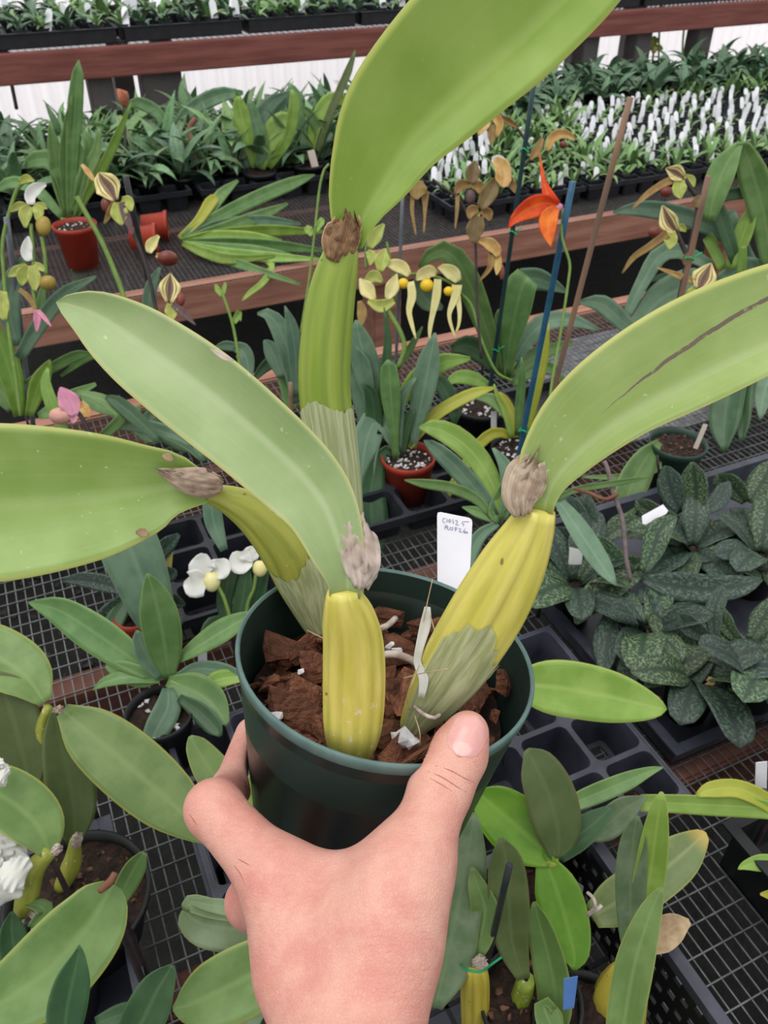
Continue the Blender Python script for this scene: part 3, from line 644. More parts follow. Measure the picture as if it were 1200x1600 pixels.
# ================================================================== the hand
def hand():
    w = lambda x, y, dd=.36: (wall(x, y) or dd)
    def c(px, py, d, r): return (P(px, py, d), r)
    def pp_(r, a, h, rf): return (pot_pt(PR+(PRB-PR)*(-h/PH)+rf+r, a, h), rf)
    th_tip = w(735,1150)-.0075; th_ip = w(700,1225)-.0135; th_mc = .342
    groups = [
      (.010, [(c(540,1985,.235,.029), c(541,1660,.303,.0235)), (c(506,1630,.318,.0190), c(432,1368,.350,.0145)), (c(573,1630,.314,.0190), c(614,1410,.330,.0172)), (c(540,1610,.316,.0225), c(526,1480,.337,.0205)),
              (c(515,1470,.338,.019), c(470,1395,.349,.0135)), (c(555,1470,.336,.019), c(590,1398,.342,.0140)), (c(440,1372,.356,.0105), c(600,1374,.346,.0115)), (c(452,1430,.348,.0150), c(460,1520,.336,.0160)), (c(612,1480,.328,.0160), c(590,1570,.318,.0175))]),
      (.007, [(c(600,1460,.327,.0170), c(650,1337,th_mc,.0148)), (c(650,1337,th_mc,.0148), c(690,1228,th_ip,.0128)), (c(690,1228,th_ip,.0128), c(716,1178,th_tip-.001,.0122)), (c(716,1178,th_tip-.001,.0122), c(731,1143,th_tip,.0095))]),
      (.006, [(c(428,1368,.352,.0145), c(334,1264,.373,.0122)), (c(334,1264,.373,.0122), pp_(.001, math.pi+.34, -.084, .0097)), (pp_(.001, math.pi+.34, -.084, .0097), pp_(.0, math.pi-.38, -.094, .0088))]),
      (.006, [(c(425,1415,.362,.0130), c(394,1410,.385,.0115)), (c(394,1410,.385,.0115), c(420,1400,.43,.0105)), (c(420,1400,.43,.0105), c(500,1390,.47,.009))]),
      (.006, [(c(470,1440,.37,.0140), c(560,1440,.41,.0110)), (c(560,1440,.41,.0105), c(640,1410,.405,.0095)), (c(640,1410,.405,.0095), c(682,1388,.395,.0084))]),
    ]
    allp = [p for k, g in groups for ab in g for p in ab]
    lo = np.min([p-r for p, r in allp], axis=0)-.006; hi = np.max([p+r for p, r in allp], axis=0)+.006
    hs = .0016; dims = np.ceil((hi-lo)/hs).astype(int)+1
    ax = [lo[i]+hs*np.arange(dims[i]) for i in range(3)]
    X, Y, Z = np.meshgrid(*ax, indexing='ij')
    def sdf(X, Y, Z):
        D = None
        for gi, (k, g) in enumerate(groups):
            d = None
            for (a, ra), (b, rb) in g:
                ba = b-a; L2 = ba @ ba
                t = np.clip(((X-a[0])*ba[0]+(Y-a[1])*ba[1]+(Z-a[2])*ba[2])/L2, 0, 1)
                q = np.sqrt((X-a[0]-ba[0]*t)**2+(Y-a[1]-ba[1]*t)**2+(Z-a[2]-ba[2]*t)**2)-(ra+(rb-ra)*t)
                if d is None: d = q
                else:
                    h = np.clip(.5+.5*(d-q)/k, 0, 1); d = d*h**0*(1-h)+q*h-k*h*(1-h)
            if D is None: D = d
            else:
                kk = .020 if gi == 1 else .009
                h = np.clip(.5+.5*(D-d)/kk, 0, 1); D = D*(1-h)+d*h-kk*h*(1-h)
        # flatten where the hand presses on the pot: subtract the pot body
        qx = X-PC[0]; qy = Y-PC[1]; qz = Z-PC[2]; hh = qx*PN[0]+qy*PN[1]+qz*PN[2]
        rr = np.sqrt(np.maximum(qx**2+qy**2+qz**2-hh**2, 0)); pr = PR+(PRB-PR)*np.clip(-hh/PH, 0, 1)
        pd = np.maximum(np.maximum(rr-(pr+.0006), hh-.001), -hh-PH-.0006)
        k = .004; h = np.clip(.5-.5*(-pd-D)/k*-1, 0, 1)
        return np.maximum(D, -pd)
    D = sdf(X, Y, Z)
    # naive surface nets
    ins = D < 0; nx, ny, nz = D.shape
    cs = sum(ins[i:nx-1+i, j:ny-1+j, k:nz-1+k].astype(np.int8) for i in (0,1) for j in (0,1) for k in (0,1))
    act = (cs > 0) & (cs < 8); idx = -np.ones(act.shape, np.int64); cells = np.argwhere(act); idx[act] = np.arange(len(cells))
    acc = np.zeros((len(cells), 3)); cnt = np.zeros(len(cells)); cor = [(i, j, k) for i in (0,1) for j in (0,1) for k in (0,1)]
    for a in range(8):
        for b in range(a+1, 8):
            if sum(abs(cor[a][m]-cor[b][m]) for m in range(3)) != 1: continue
            ca = cells+np.array(cor[a]); cb = cells+np.array(cor[b]); da = D[tuple(ca.T)]; db = D[tuple(cb.T)]
            m = (da < 0) != (db < 0); t = np.where(m, da/(da-db+1e-20), 0)[:, None]
            acc += np.where(m[:, None], ca+(cb-ca)*t, 0); cnt += m
    V = lo+hs*(acc/cnt[:, None]); F = []
    for axx in range(3):
        sl0 = [slice(None)]*3; sl1 = [slice(None)]*3; sl0[axx] = slice(0, -1); sl1[axx] = slice(1, None)
        a = ins[tuple(sl0)]; b = ins[tuple(sl1)]; e = np.argwhere(a != b)
        u, v = [k for k in range(3) if k != axx]
        e = e[(e[:, u] > 0) & (e[:, v] > 0) & (e[:, u] < D.shape[u]-1) & (e[:, v] < D.shape[v]-1)]
        sgn = a[tuple(e.T)]
        du = np.zeros(3, int); du[u] = 1; dv = np.zeros(3, int); dv[v] = 1
        q = np.stack([idx[tuple((e-du-dv).T)], idx[tuple((e-dv).T)], idx[tuple(e.T)], idx[tuple((e-du).T)]], 1)
        flip = sgn if axx != 1 else ~sgn
        q[~flip] = q[~flip][:, ::-1]; F.append(q)
    F = np.concatenate(F); F = F[(F >= 0).all(1)]
    # relax a little, keep the shape
    for it in range(3):
        nb = np.zeros_like(V); ct = np.zeros(len(V))
        for s in range(4):
            np.add.at(nb, F[:, s], V[F[:, (s+1) % 4]]); np.add.at(nb, F[:, (s+1) % 4], V[F[:, s]]); np.add.at(ct, F[:, s], 1); np.add.at(ct, F[:, (s+1) % 4], 1)
        V = V*.5+.5*nb/ct[:, None]
    # redness map: knuckles and finger ends; paleness at the stretched web
    red = np.zeros(len(V)); pale = np.zeros(len(V))
    for (px, py, d, r, a) in ((345,1200,.40,.022,.8), (320,1260,.37,.014,.5), (390,1160,.42,.02,1), (700,1225,.33,.010,.25), (740,1140,.34,.012,.35), (400,1390,.37,.018,.8), (690,1386,.39,.014,.7), (365,1350,.365,.012,.5), (425,1345,.345,.02,.3)):
        red = np.maximum(red, a*np.exp(-(np.linalg.norm(V-P(px, py, d), axis=1)/r)**2))
    for (px, py, d, r, a) in ((480,1330,.35,.012,.8), (560,1338,.345,.014,.7), (620,1320,.34,.014,.5)):
        pale = np.maximum(pale, a*np.exp(-(np.linalg.norm(V-P(px, py, d), axis=1)/r)**2))
    wa = unit(P(548,1340,.345)-P(541,1640,.308)); sa = unit(np.cross(wa, CF)); ax3 = np.zeros((len(V), 4)); ax3[:, 0] = (V-P(541,1640,.308)) @ wa; ax3[:, 1] = (V-P(541,1640,.308)) @ sa; ax3[:, 3] = 1
    at = np.zeros((len(V), 4)); at[:, 0] = red; at[:, 1] = pale; at[:, 3] = 1
    h = part('hand', V, [tuple(map(int, f)) for f in F], 'skin', None, attr={'redness': at, 'along': ax3})
    tag(h, "bare hand and wrist gripping the dark green pot, thumb over its rim", 'hand')
    # thumbnail laid on the surface of the thumb
    def hit(px, py):
        r = ray(px, py); t = np.arange(.24, .44, .0004); q = CAM+r*t[:, None]; d = sdf(q[:, 0], q[:, 1], q[:, 2]); i = np.argmax(d < 0)
        if d[i] >= 0: return None
        t0, t1, d0, d1 = t[i-1], t[i], d[i-1], d[i]; return CAM+r*(t0+(t1-t0)*d0/(d0-d1))
    def patch(name, rows, mat, lift, label):
        V = []; F = []; m = 11
        for (x0, y0, x1, y1) in rows:
            for j in range(m):
                f = j/(m-1); q = hit(x0+(x1-x0)*f, y0+(y1-y0)*f)
                if q is None: q = hit(x0+(x1-x0)*.5, y0+(y1-y0)*.5)
                V.append(q+unit(CAM-q)*(lift*(.25+.75*math.sin(math.pi*f)**.6)))
        n = len(rows); F = [(i*m+j, i*m+j+1, (i+1)*m+j+1, (i+1)*m+j) for i in range(n-1) for j in range(m-1)]
        return part(name, V, F, mat, h, label=label)
    ax_ = unit(np.array([.42, -.91])); pp = np.array([.91, .42]); c0 = np.array([730., 1152.])
    rows = []
    for i in range(13):
        s = i/12; L = -32+68*s; hw = 29*(1-abs(2*s-1)**3.2)**.5 if 0 < s < 1 else 3; hw = max(hw, 4)
        m_ = c0+ax_*L; a = m_-pp*hw; b = m_+pp*hw; rows.append((a[0], a[1], b[0], b[1]))
    nl = patch('thumbnail', rows, 'nail', .0007, 'glossy pink thumbnail')
    patch('nail_moon', [(c0[0]+ax_[0]*L-pp[0]*k, c0[1]+ax_[1]*L-pp[1]*k, c0[0]+ax_[0]*L+pp[0]*k, c0[1]+ax_[1]*L+pp[1]*k) for L, k in ((-30, 7), (-26, 15), (-20, 19), (-14, 18), (-9, 9))], 'nail_tip', .0009, 'paler nail base')
    # creases over the thumb joint and at the index base
    for k, pts in enumerate((((668,1205), (690,1214), (712,1228), (728,1238)), ((672,1216), (690,1226), (706,1236)), ((680,1196), (704,1204), (726,1216), (740,1222)), ((366,1352), (376,1366), (382,1382)), ((372,1342), (390,1352)), ((296,1272), (304,1284), (308,1290)))):
        C = [hit(*p) for p in pts]
        if any(q is None for q in C): continue
        tube('skin_crease', h, [q for q in C], [.00008, .00022, .0002, .00006], 'crease', ns=5, n=12)
hand()

# ================================================================== pots, trays and other bench furniture
def round_pot(parent, c, r, h, mat, rim_r=None, mix='soil', bits=26, bit_mat='perlite', seed=1, ns=36):
    """pot parts under parent; c = centre of the rim (world), r rim radius"""
    c = np.asarray(c, float); rb = r*.74
    prof = [(.001, -h), (rb, -h), (r*.95, -.012), (r, -.011), (r*1.03, 0), (r*.97, .0004), (r*.93, -.012), (rb*1.0, -h*.8)]
    V, F = lathe_geo(prof, ns); po = part('pot', [np.array(v)+c for v in V], F, mat, parent)
    rng = random.Random(seed); V = [c+np.array([0, 0, -.010])]; F = []
    for k in range(1, 5):
        for j in range(ns): a = 2*math.pi*j/ns; V.append(c+np.array([r*.93*k/4*math.cos(a), r*.93*k/4*math.sin(a), -.012+rng.uniform(-.003, .003)]))
    for j in range(ns): F.append((0, 1+j, 1+(j+1) % ns))
    for k in range(3):
        for j in range(ns): F.append((1+k*ns+j, 1+(k+1)*ns+j, 1+(k+1)*ns+(j+1) % ns, 1+k*ns+(j+1) % ns))
    part('potting_mix', V, F, mix, parent)
    if bits:
        pr = []
        for i in range(bits):
            s = rng.uniform(.0015, .0045); a = rng.uniform(0, 6.28); q = r*.85*math.sqrt(rng.random()); v, f = rock_geo(rng, s, s*.8, s*.7, 9)
            pr.append(([np.array(x)+c+np.array([q*math.cos(a), q*math.sin(a), -.010]) for x in v], f))
        V, F = join(pr); part('perlite_bits' if bit_mat == 'perlite' else 'bark_bits', V, F, bit_mat, parent, smooth=False, stuff=True)
    return po
def pot_at(px, py, rpx, h, z=None):
    z = Z0+.012+h if z is None else z
    c = G(px, py, z); return c, rpx*depth(c)/FPX
def cell_tray(u0, v0, nx, ny, pitch, z, h, mat, label, group=None, bar=.10, bottom=True):
    """moulded tray of open square pockets with rounded corners; (u0, v0) near-left corner"""
    V = []; F = []; k = 5
    ring = []
    for q, (sx_, sy_) in enumerate(((1,1), (-1,1), (-1,-1), (1,-1))):
        for i in range(k):
            a = math.pi/2*(q+i/(k-1)); ring.append((math.cos(a), math.sin(a), sx_, sy_))
    m = len(ring); hw = pitch/2
    for iy in range(ny):
        for ix in range(nx):
            cx, cy = u0+(ix+.5)*pitch, v0+(iy+.5)*pitch; b0 = len(V)
            def addring(half, rad, zz):
                for ca, sa, sx_, sy_ in ring: V.append((cx+sx_*(half-rad)+ca*rad, cy+sy_*(half-rad)+sa*rad, zz))
            for ca, sa, sx_, sy_ in ring:
                V.append((cx+sx_*hw, cy+sy_*hw, z) if True else None)
            addring(hw*(1-bar), hw*.28, z); addring(hw*(1-bar*1.15), hw*.28, z-.004); addring(hw*.74, hw*.2, z-h)
            addring(hw*.55, hw*.15, z-h)
            for r_ in range(4 if bottom else 3):
                for j in range(m): F.append((b0+r_*m+j, b0+r_*m+(j+1) % m, b0+(r_+1)*m+(j+1) % m, b0+(r_+1)*m+j))
            if bottom:   # cross bars over the drain opening
                for dx, dy in ((.03, .5), (.5, .03)):
                    q = len(V); V += [(cx-dx*pitch*.6, cy-dy*pitch*.6, z-h+.001), (cx+dx*pitch*.6, cy-dy*pitch*.6, z-h+.001), (cx+dx*pitch*.6, cy+dy*pitch*.6, z-h+.001), (cx-dx*pitch*.6, cy+dy*pitch*.6, z-h+.001)]; F.append((q, q+1, q+2, q+3))
    # outer skirt
    x1, y1 = u0+nx*pitch, v0+ny*pitch
    v, f = join([box_geo(u0-.003, x1+.003, u_, u_+.003, z-.014, z+.0005) for u_ in (v0-.003, y1)] + [box_geo(u_, u_+.003, v0+.0002, y1-.0002, z-.014, z+.0005) for u_ in (u0-.003, x1)])
    k0 = len(V); V += v; F += [tuple(i+k0 for i in q) for q in f]
    o = part('cell_tray', V, F, mat, smooth=False); return tag(o, label, 'tray', group)
def box_tray(u0, u1, v0, v1, z0, z1, mat, label, lip=.010, group=None):
    t = .0025; pr = [box_geo(u0, u1, v0, v1, z0, z0+.002)]
    for a in ((u0, u0+t, v0, v1), (u1-t, u1, v0, v1), (u0+t, u1-t, v0, v0+t), (u0+t, u1-t, v1-t, v1)): pr.append(box_geo(*a, z0, z1-.0002))
    for a in ((u0-lip, u0+t, v0-lip, v1+lip), (u1-t, u1+lip, v0-lip, v1+lip), (u0+t+.0002, u1-t-.0002, v0-lip, v0+t), (u0+t+.0002, u1-t-.0002, v1-t, v1+lip)): pr.append(box_geo(*a, z1, z1+.003))
    V, F = join(pr); o = part('flat_tray', V, F, mat, smooth=False); return tag(o, label, 'tray', group)
def lattice(p0, eu, ev, nu, nv, hole=.62, t=None):
    """panel with nu x nv square holes, staggered by alternating rows"""
    V = []; F = []; t = np.asarray(t)
    for j in range(nv):
        for i in range(nu):
            c = p0+eu*(i+.5)+ev*(j+.5); hx = eu*.5; hy = ev*.5; k = len(V); hf = hole
            if (i+j) % 2: hf = .02
            for s in (0, 1):
                o = t*s
                for a, b in ((-1,-1), (1,-1), (1,1), (-1,1)): V.append(c+hx*a+hy*b+o)
                for a, b in ((-1,-1), (1,-1), (1,1), (-1,1)): V.append(c+(hx*a+hy*b)*hf+o)
            for q in range(4):
                n = (q+1) % 4; F += [(k+q, k+n, k+4+n, k+4+q), (k+8+q, k+12+q, k+12+n, k+8+n), (k+4+q, k+4+n, k+12+n, k+12+q)]
    return V, F
def crate(u0, u1, v0, v1, z0, z1, mat, label):
    r = thing('lattice_crate', ((u0+u1)/2, (v0+v1)/2, z0), label, 'crate')
    cell = .0125; nz = max(1, int((z1-z0-.012)/cell)); ez = np.array([0, 0, (z1-z0-.012)/nz]); t = .003
    for p0, e, L, tt in ((np.array([u1, v0, z0]), np.array([0,1.,0]), v1-v0, np.array([t,0,0])), (np.array([u0, v1, z0]), np.array([1.,0,0]), u1-u0, np.array([0,t,0])), (np.array([u0, v0, z0]), np.array([0,1.,0]), v1-v0, np.array([-t,0,0])), (np.array([u0, v0, z0]), np.array([1.,0,0]), u1-u0, np.array([0,-t,0]))):
        n = int(L/cell); V, F = lattice(p0, e*(L/n), ez, n, nz, .66, tt); part('lattice_wall', V, F, mat, r, smooth=False)
    pr = [box_geo(u1-.001, u1+.010, v0-.01, v1+.01, z1-.012, z1), box_geo(u0-.010, u0+.001, v0-.01, v1+.01, z1-.012, z1), box_geo(u0+.0015, u1-.0015, v1-.001, v1+.010, z1-.012, z1), box_geo(u0+.0015, u1-.0015, v0-.010, v0+.001, z1-.012, z1)]
    V, F = join(pr); part('rim', V, F, 'tray', r, smooth=False)
    n = int((u1-u0)/.025); m = int((v1-v0)/.025)
    V, F = join([box_geo(u0+i*(u1-u0)/n-.002, u0+i*(u1-u0)/n+.002, v0, v1, z0, z0+.003) for i in range(n+1)]+[box_geo(u0, u1, v0+i*(v1-v0)/m-.002, v0+i*(v1-v0)/m+.002, z0, z0+.003) for i in range(m+1)])
    part('base_grid', V, F, mat, r, smooth=False); return r
def stake(base, top, z, rpx, mat, label, t=90, ties=(), bend=0):
    B = G(base[0], base[1], z); T_ = onplane(top[0], top[1], B, tplane(t)); r = rpx*depth(B)/FPX
    k_ = (B[2]-Z0-.012)/max(1e-4, (T_[2]-B[2])); B = B-(T_-B)*k_; r0 = thing('plant_stake', B, label, 'stake')
    tube('cane', r0, [B, B*.5+T_*.5, T_], r, mat, ns=8, n=8)
    for f in ties:
        c = B*(1-f)+T_*f; a = [c+np.array([math.cos(x)*r*1.7, math.sin(x)*r*1.7, .004*math.sin(2*x)]) for x in np.linspace(0, 6.28, 12)]
        tube('tie', r0, a+[c+RT*r*4+UP*r*2], r*.32, 'tie', ns=5, label='bright green plastic tie')
    return B, T_
def tagpx(pts, B, t, label, mat='white', group=None, name='plant_tag'):
    """flat tag: quad of pixels in a plane through B inclined by t"""
    n = tplane(t); V = [onplane(x, y, B, n) for x, y in pts]; nn = unit(n if n @ (CAM-B) > 0 else -n); k = len(V); V += [v-nn*.0007 for v in V]
    F = [tuple(range(k)), tuple(range(k, 2*k))[::-1]] + [(i, (i+1) % k, k+(i+1) % k, k+i) for i in range(k)]
    o = part(name, V, F, mat, smooth=False); return tag(o, label, 'tag', group)

# ================================================================== flowers, placed at a depth d along the view
def flower(parent, d, segs, pouch=None, name='flower', thick=.0008):
    """segs: (material, [(px,py,half width)...], fold); pouch: (px,py,rx,ry,material)"""
    first = None
    if pouch:
        px, py, rx, ry, m = pouch; k = .9*d/FPX; a = [RT*rx*k, unit(np.cross(RT, CU))*rx*k*.9, CU*ry*k]
        V, F, UV = ellip_geo(P(px, py, d+.004), [a[0], a[1], a[2]], 14, 9, .86)
        first = part(name, V, F, m, parent, UV)
    for i, (m, pts, fold) in enumerate(segs):
        o = dleaf('petal' if first else name, first or parent, [(x, y, d+(.001*i if i else 0), h*1.15) for x, y, h in pts], m, fold=fold, thick=thick, n=12, nc=8, wave=.12, roll=math.radians(R.uniform(-12, 12)))
        if not first: first = o
    return first
def dv(px, py, B, t=90): return depth(onplane(px, py, B, tplane(t)))
def stemline(parent, d, pts, rpx, mat, name='stem'):
    return tube(name, parent, [P(x, y, d) for x, y in pts], rpx*d/FPX, mat, ns=7, n=4*len(pts))
def plant(name, label, cat, px, py, z, leaves, group=None, pot=None, fold=.2, n=12):
    B = G(px, py, z); root = thing(name, (B[0], B[1], pot[4]-pot[2] if pot and len(pot) > 4 else Z0+.004), label, cat, group)
    if not pot: tube('stem_base', root, [B, B*.5+np.array([B[0], B[1], Z0+.004])*.5, np.array([B[0], B[1], Z0+.004])], [.002, .003, .003], 'stem_dark', n=6)
    if pot:
        cx, cy, h, rpx, zr, mat = pot[:6]; c, r = pot_at(cx, cy, rpx, h, zr); round_pot(root, c, r, h, mat, **(pot[6] if len(pot) > 6 else {}))
    for lf in leaves:
        t, pts, mat = lf[:3]; kw = lf[3] if len(lf) > 3 else {}
        pleaf(root, B, t, pts, mat, **{'fold': fold, 'n': n, **kw})
    return root, B

# ================================================================== plants on the near bench
def proto_leaf(a0, a1, wr, fold, mat, n=9, nc=4, paddle=False):
    s = np.linspace(0, 1, n); ang = np.radians(a0+(a1-a0)*s**1.2); ds = 1/(n-1)
    x = np.concatenate([[0], np.cumsum(np.cos(ang[:-1])*ds)]); z = np.concatenate([[0], np.cumsum(np.sin(ang[:-1])*ds)])
    C = np.stack([x, np.zeros(n), z], 1); S = np.tile([0, 1., 0], (n, 1)); N = np.stack([-np.sin(ang), np.zeros(n), np.cos(ang)], 1)
    Wd = wr*np.clip(np.sin(np.pi*np.clip(.10+.90*s, 0, 1)**.85), .02, 1)
    if paddle: Wd = wr*np.minimum(1, .35+1.6*s)*np.sqrt(np.clip(1-s**5, .0004, 1))
    V, F, UV = ribbon_geo(C, Wd, S, N, fold, .006, nc); return mesh('leaf', V, F, mat, UV)
def near_bench():
    MOT = [proto_leaf(a0, a1, wr, .14, m, 13, 6, True) for a0, a1, wr, m in ((40,-20,.19,'g_mottle'), (55,-10,.18,'g_mottle2'), (30,-35,.20,'g_mottle'), (20,-30,.18,'g_mottle2'), (60,10,.17,'g_mottle'))]
    # ---- trays and crate
    c = G(1074, 1239, Z0+.058)
    cell_tray(c[0]-5*.066, c[1], 5, 4, .066, Z0+.058, .054, 'tray', 'black pocket tray of empty square cells right of the hand-held pot')
    c = G(262, 1150, Z0+.058)
    cell_tray(c[0], c[1]-4*.066, 3, 4, .066, Z0+.058, .054, 'tray', 'black pocket tray peeking out left of the gripping fingers')
    c = G(1058, 1168, Z0+.035)
    box_tray(c[0], c[0]+.85, c[1], c[1]+.40, Z0+.002, Z0+.035, 'tray', 'shallow black tray holding the dark mottled-leaf orchids')
    c = G(240, 1560, Z0+.05); c2 = G(140, 1300, Z0+.05)
    box_tray(c[0]-.50, (c[0]+c2[0])/2, -.12, c2[1], Z0+.002, Z0+.05, 'tray', 'black flat tray under the broad-leaved orchids at lower left')
    c = G(312, 1300, Z0+.05)
    box_tray(c[0], c[0]+.20, -.10, c[1]+.04, Z0+.002, Z0+.05, 'tray', 'black flat tray behind the wrist with folded pale leaves')
    c = G(1085, 1545, Z0+.115); c2 = G(905, 1290, Z0+.115)
    crate(c[0]-.30, c[0], -.12, c2[1], Z0+.002, Z0+.115, 'pot_black', 'black lattice crate full of orchids at lower right')
    box_tray(*(lambda a: (a[0], a[0]+.30, a[1]-.32, a[1]))(G(1150, 1295, Z0+.07)), Z0+.002, Z0+.07, 'pot_black', 'black flat tray at the right edge beside the lattice crate')
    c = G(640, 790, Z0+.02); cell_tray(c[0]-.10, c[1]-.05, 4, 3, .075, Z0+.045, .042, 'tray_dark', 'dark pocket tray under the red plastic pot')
    c = G(320, 960, Z0+.03); cell_tray(c[0]-.10, c[1]-.02, 3, 3, .07, Z0+.05, .045, 'tray_dark', 'dark pocket tray below the two white slipper flowers')
    c = G(765, 670, Z0+.02); box_tray(c[0]-.10, c[0]+.22, c[1]-.12, c[1]+.10, Z0+.002, Z0+.02, 'tray_dark', 'grey-black tray carrying the two black pots by the blue stake')

    # ---- red pot orchid
    rt, B = plant('potted_orchid', 'orchid with upright strap leaves in a red plastic pot of white perlite', 'orchid', 630, 712, Z0+.085, [
        (80, [(619,718,5), (616,680,7), (611,620,15), (608,575,13), (606,562,2)], 'g_mid'),
        (75, [(646,700,5), (650,670,9), (660,620,18), (671,565,18), (680,520,2)], 'g_blue'),
        (55, [(620,705,5), (605,668,16), (585,660,22), (570,700,22), (566,750,18), (572,778,2)], 'g_blue'),
        (70, [(640,700,4), (668,660,9), (700,635,10), (740,615,9), (772,606,2)], 'g_yellow'),
        (70, [(618,700,4), (622,640,8), (650,592,14), (690,567,15), (735,560,3)], 'g_light'),
        (60, [(636,700,4), (665,600,10), (690,600,13), (708,640,13), (710,665,2)], 'g_dark'),
        (78, [(624,705,4), (622,660,9), (628,620,8), (650,590,2)], 'g_blue'),
        (75, [(630,708,4), (632,680,8), (640,650,8), (648,640,2)], 'g_dark'),
        (45, [(620,712,4), (598,705,9), (580,760,20), (583,830,24), (590,870,6)], 'g_dark'),
    ], pot=(638, 712, .08, 42, Z0+.085, 'pot_red', dict(bits=60, seed=3)))
    stake((619,556), (629,308), Z0+.13, 2.6, 'stake_grey', 'thin grey stake beside the yellow spider-like slipper flowers', ties=(.25,))
    # ---- plant left of it, half hidden behind the tall bulb
    plant('strap_leaf_orchid', 'grey-green strap-leaf orchid half hidden behind the tall green bulb', 'orchid', 585, 730, Z0+.05, [
        (75, [(596,690,5), (592,640,15), (575,580,22), (562,530,18), (556,500,2)], 'g_blue'),
        (75, [(580,700,5), (572,640,16), (560,570,20), (552,540,3)], 'g_blue'),
        (80, [(590,700,5), (586,660,13), (580,615,10), (566,600,2)], 'g_dark'),
        (78, [(584,690,5), (600,600,9), (606,530,6), (600,480,1)], 'g_dark'),
    ])
    # ---- arching light plant in front of the blue stake
    plant('strap_leaf_orchid', 'arching light green strap-leaf orchid just behind the white name tag', 'orchid', 785, 815, Z0+.05, [
        (50, [(790,812,6), (776,770,13), (745,715,18), (705,680,18), (672,668,12), (655,668,2)], 'g_light'),
        (48, [(775,805,6), (752,775,14), (715,732,15), (680,700,11), (662,688,1)], 'g_blue'),
        (45, [(768,808,4), (745,780,8), (705,762,9), (660,755,7), (632,750,1)], 'g_mid'),
        (55, [(785,812,6), (795,770,12), (790,730,11), (770,700,2)], 'g_blue'),
        (50, [(780,815,5), (772,800,10), (790,760,10), (805,750,2)], 'g_mid'),
        (30, [(775,815,4), (745,800,8), (722,792,1)], 'g_mid'),
        (40, [(778,818,5), (752,835,10), (738,860,11), (735,890,3)], 'g_blue'),
        (60, [(786,812,4), (800,790,7), (830,775,2)], 'g_mid'),
    ])
    # ---- orchid in the black pot with the folded-over leaf
    rt, B = plant('potted_orchid', 'orchid in black pot with a broad leaf folding over behind the blue stake', 'orchid', 788, 600, Z0+.10, [
        (85, [(793,590,6), (796,540,14), (805,490,24), (815,450,25), (826,433,20)], 'g_mid'),
        (70, [(812,437,18), (840,436,17), (865,446,10), (888,458,1)], 'g_blue', dict(name='leaf')),
        (82, [(780,585,6), (768,540,12), (748,480,18), (725,425,20), (700,392,16), (675,396,12), (655,418,3)], 'g_mid'),
        (80, [(660,425,4), (655,445,12), (668,470,16), (692,482,3)], 'g_blue'),
        (65, [(800,575,6), (820,535,14), (850,505,15), (890,500,11), (936,516,2)], 'g_blue'),
        (60, [(772,580,5), (755,555,15), (730,540,17), (705,545,6)], 'g_dark'),
        (45, [(765,605,5), (740,592,11), (715,590,10), (695,602,2)], 'g_light'),
        (75, [(785,590,6), (778,530,8), (780,495,7), (779,483,1)], 'g_mid'),
        (50, [(800,590,6), (822,565,12), (850,550,12), (895,535,4)], 'g_mid'),
        (45, [(800,600,5), (830,580,10), (860,575,10), (880,600,3)], 'g_mid'),
        (55, [(786,592,8), (790,560,20), (800,540,16), (812,520,3)], 'g_light'),
    ], pot=(752, 628, .085, 48, Z0+.095, 'pot_black', dict(bits=40, seed=4)))
    d = dv(690, 440, B, 88)
    for segs, pouch in (
        ([('fl_yel', [(640,430,4), (628,418,9), (612,413,7), (603,415,1)], .3), ('fl_yel', [(641,440,5), (644,462,6), (639,485,4), (643,505,3), (650,530,1)], .1)], (630,443,10,9,'pouch_yellow')),
        ([('fl_yel', [(682,428,4), (672,424,9), (658,430,8), (650,438,1)], .3), ('fl_yel', [(684,436,5), (682,462,6), (676,490,4), (672,512,3), (671,533,1)], .1)], (667,446,12,11,'pouch_yellow')),
        ([('fl_yel', [(716,440,5), (708,428,10), (694,420,7), (684,418,1)], .3), ('fl_yel', [(714,445,7), (712,462,6), (702,490,3), (706,512,2), (713,530,1)], .1), ('fl_yel', [(715,462,4), (718,485,3), (717,506,2), (712,520,1)], .1)], (701,455,9,8,'pouch_yellow'))):
        flower(rt, d, segs, pouch)
    stemline(rt, d+.01, [(622,432), (660,428), (700,440), (722,460), (738,480), (752,530), (775,580), (800,595)], 2.3, 'stem')
    B2 = G(625, 560, Z0+.15); d = dv(595, 440, B2, 88)
    lf, _ = plant('flowering_orchid', 'orchid spike with pale lime buds and slippers beside the tall green bulb', 'orchid', 622, 575, Z0+.12, [(80, [(622,575,3), (640,545,6), (655,520,3), (660,510,1)], 'g_mid')])
    for segs in ([('fl_lime', [(594,424,4), (597,406,11), (602,388,1)], .4)], [('fl_yel', [(586,468,3), (574,452,11), (562,435,1)], .4)], [('fl_yel', [(604,468,3), (612,450,10), (620,428,1)], .4)], [('fl_lime', [(575,470,3), (595,478,9), (616,470,4)], .3)],
                 [('fl_lime', [(578,388,4), (586,370,10), (600,350,2)], .4), ('fl_lime', [(574,392,3), (580,400,7), (578,415,1)], .2)], [('fl_lime', [(570,440,3), (585,432,9), (598,440,2)], .3)], [('fl_tan', [(562,470,3), (566,490,7), (562,515,1)], .2)]):
        flower(lf, d, segs)
    stemline(lf, d+.006, [(600,475), (612,495), (626,520), (632,545), (622,575)], 4, 'stem'); stemline(lf, d+.008, [(572,420), (571,395), (575,370)], 2, 'stem'); stemline(lf, d+.01, [(604,378), (612,420), (618,470)], 2, 'stem')
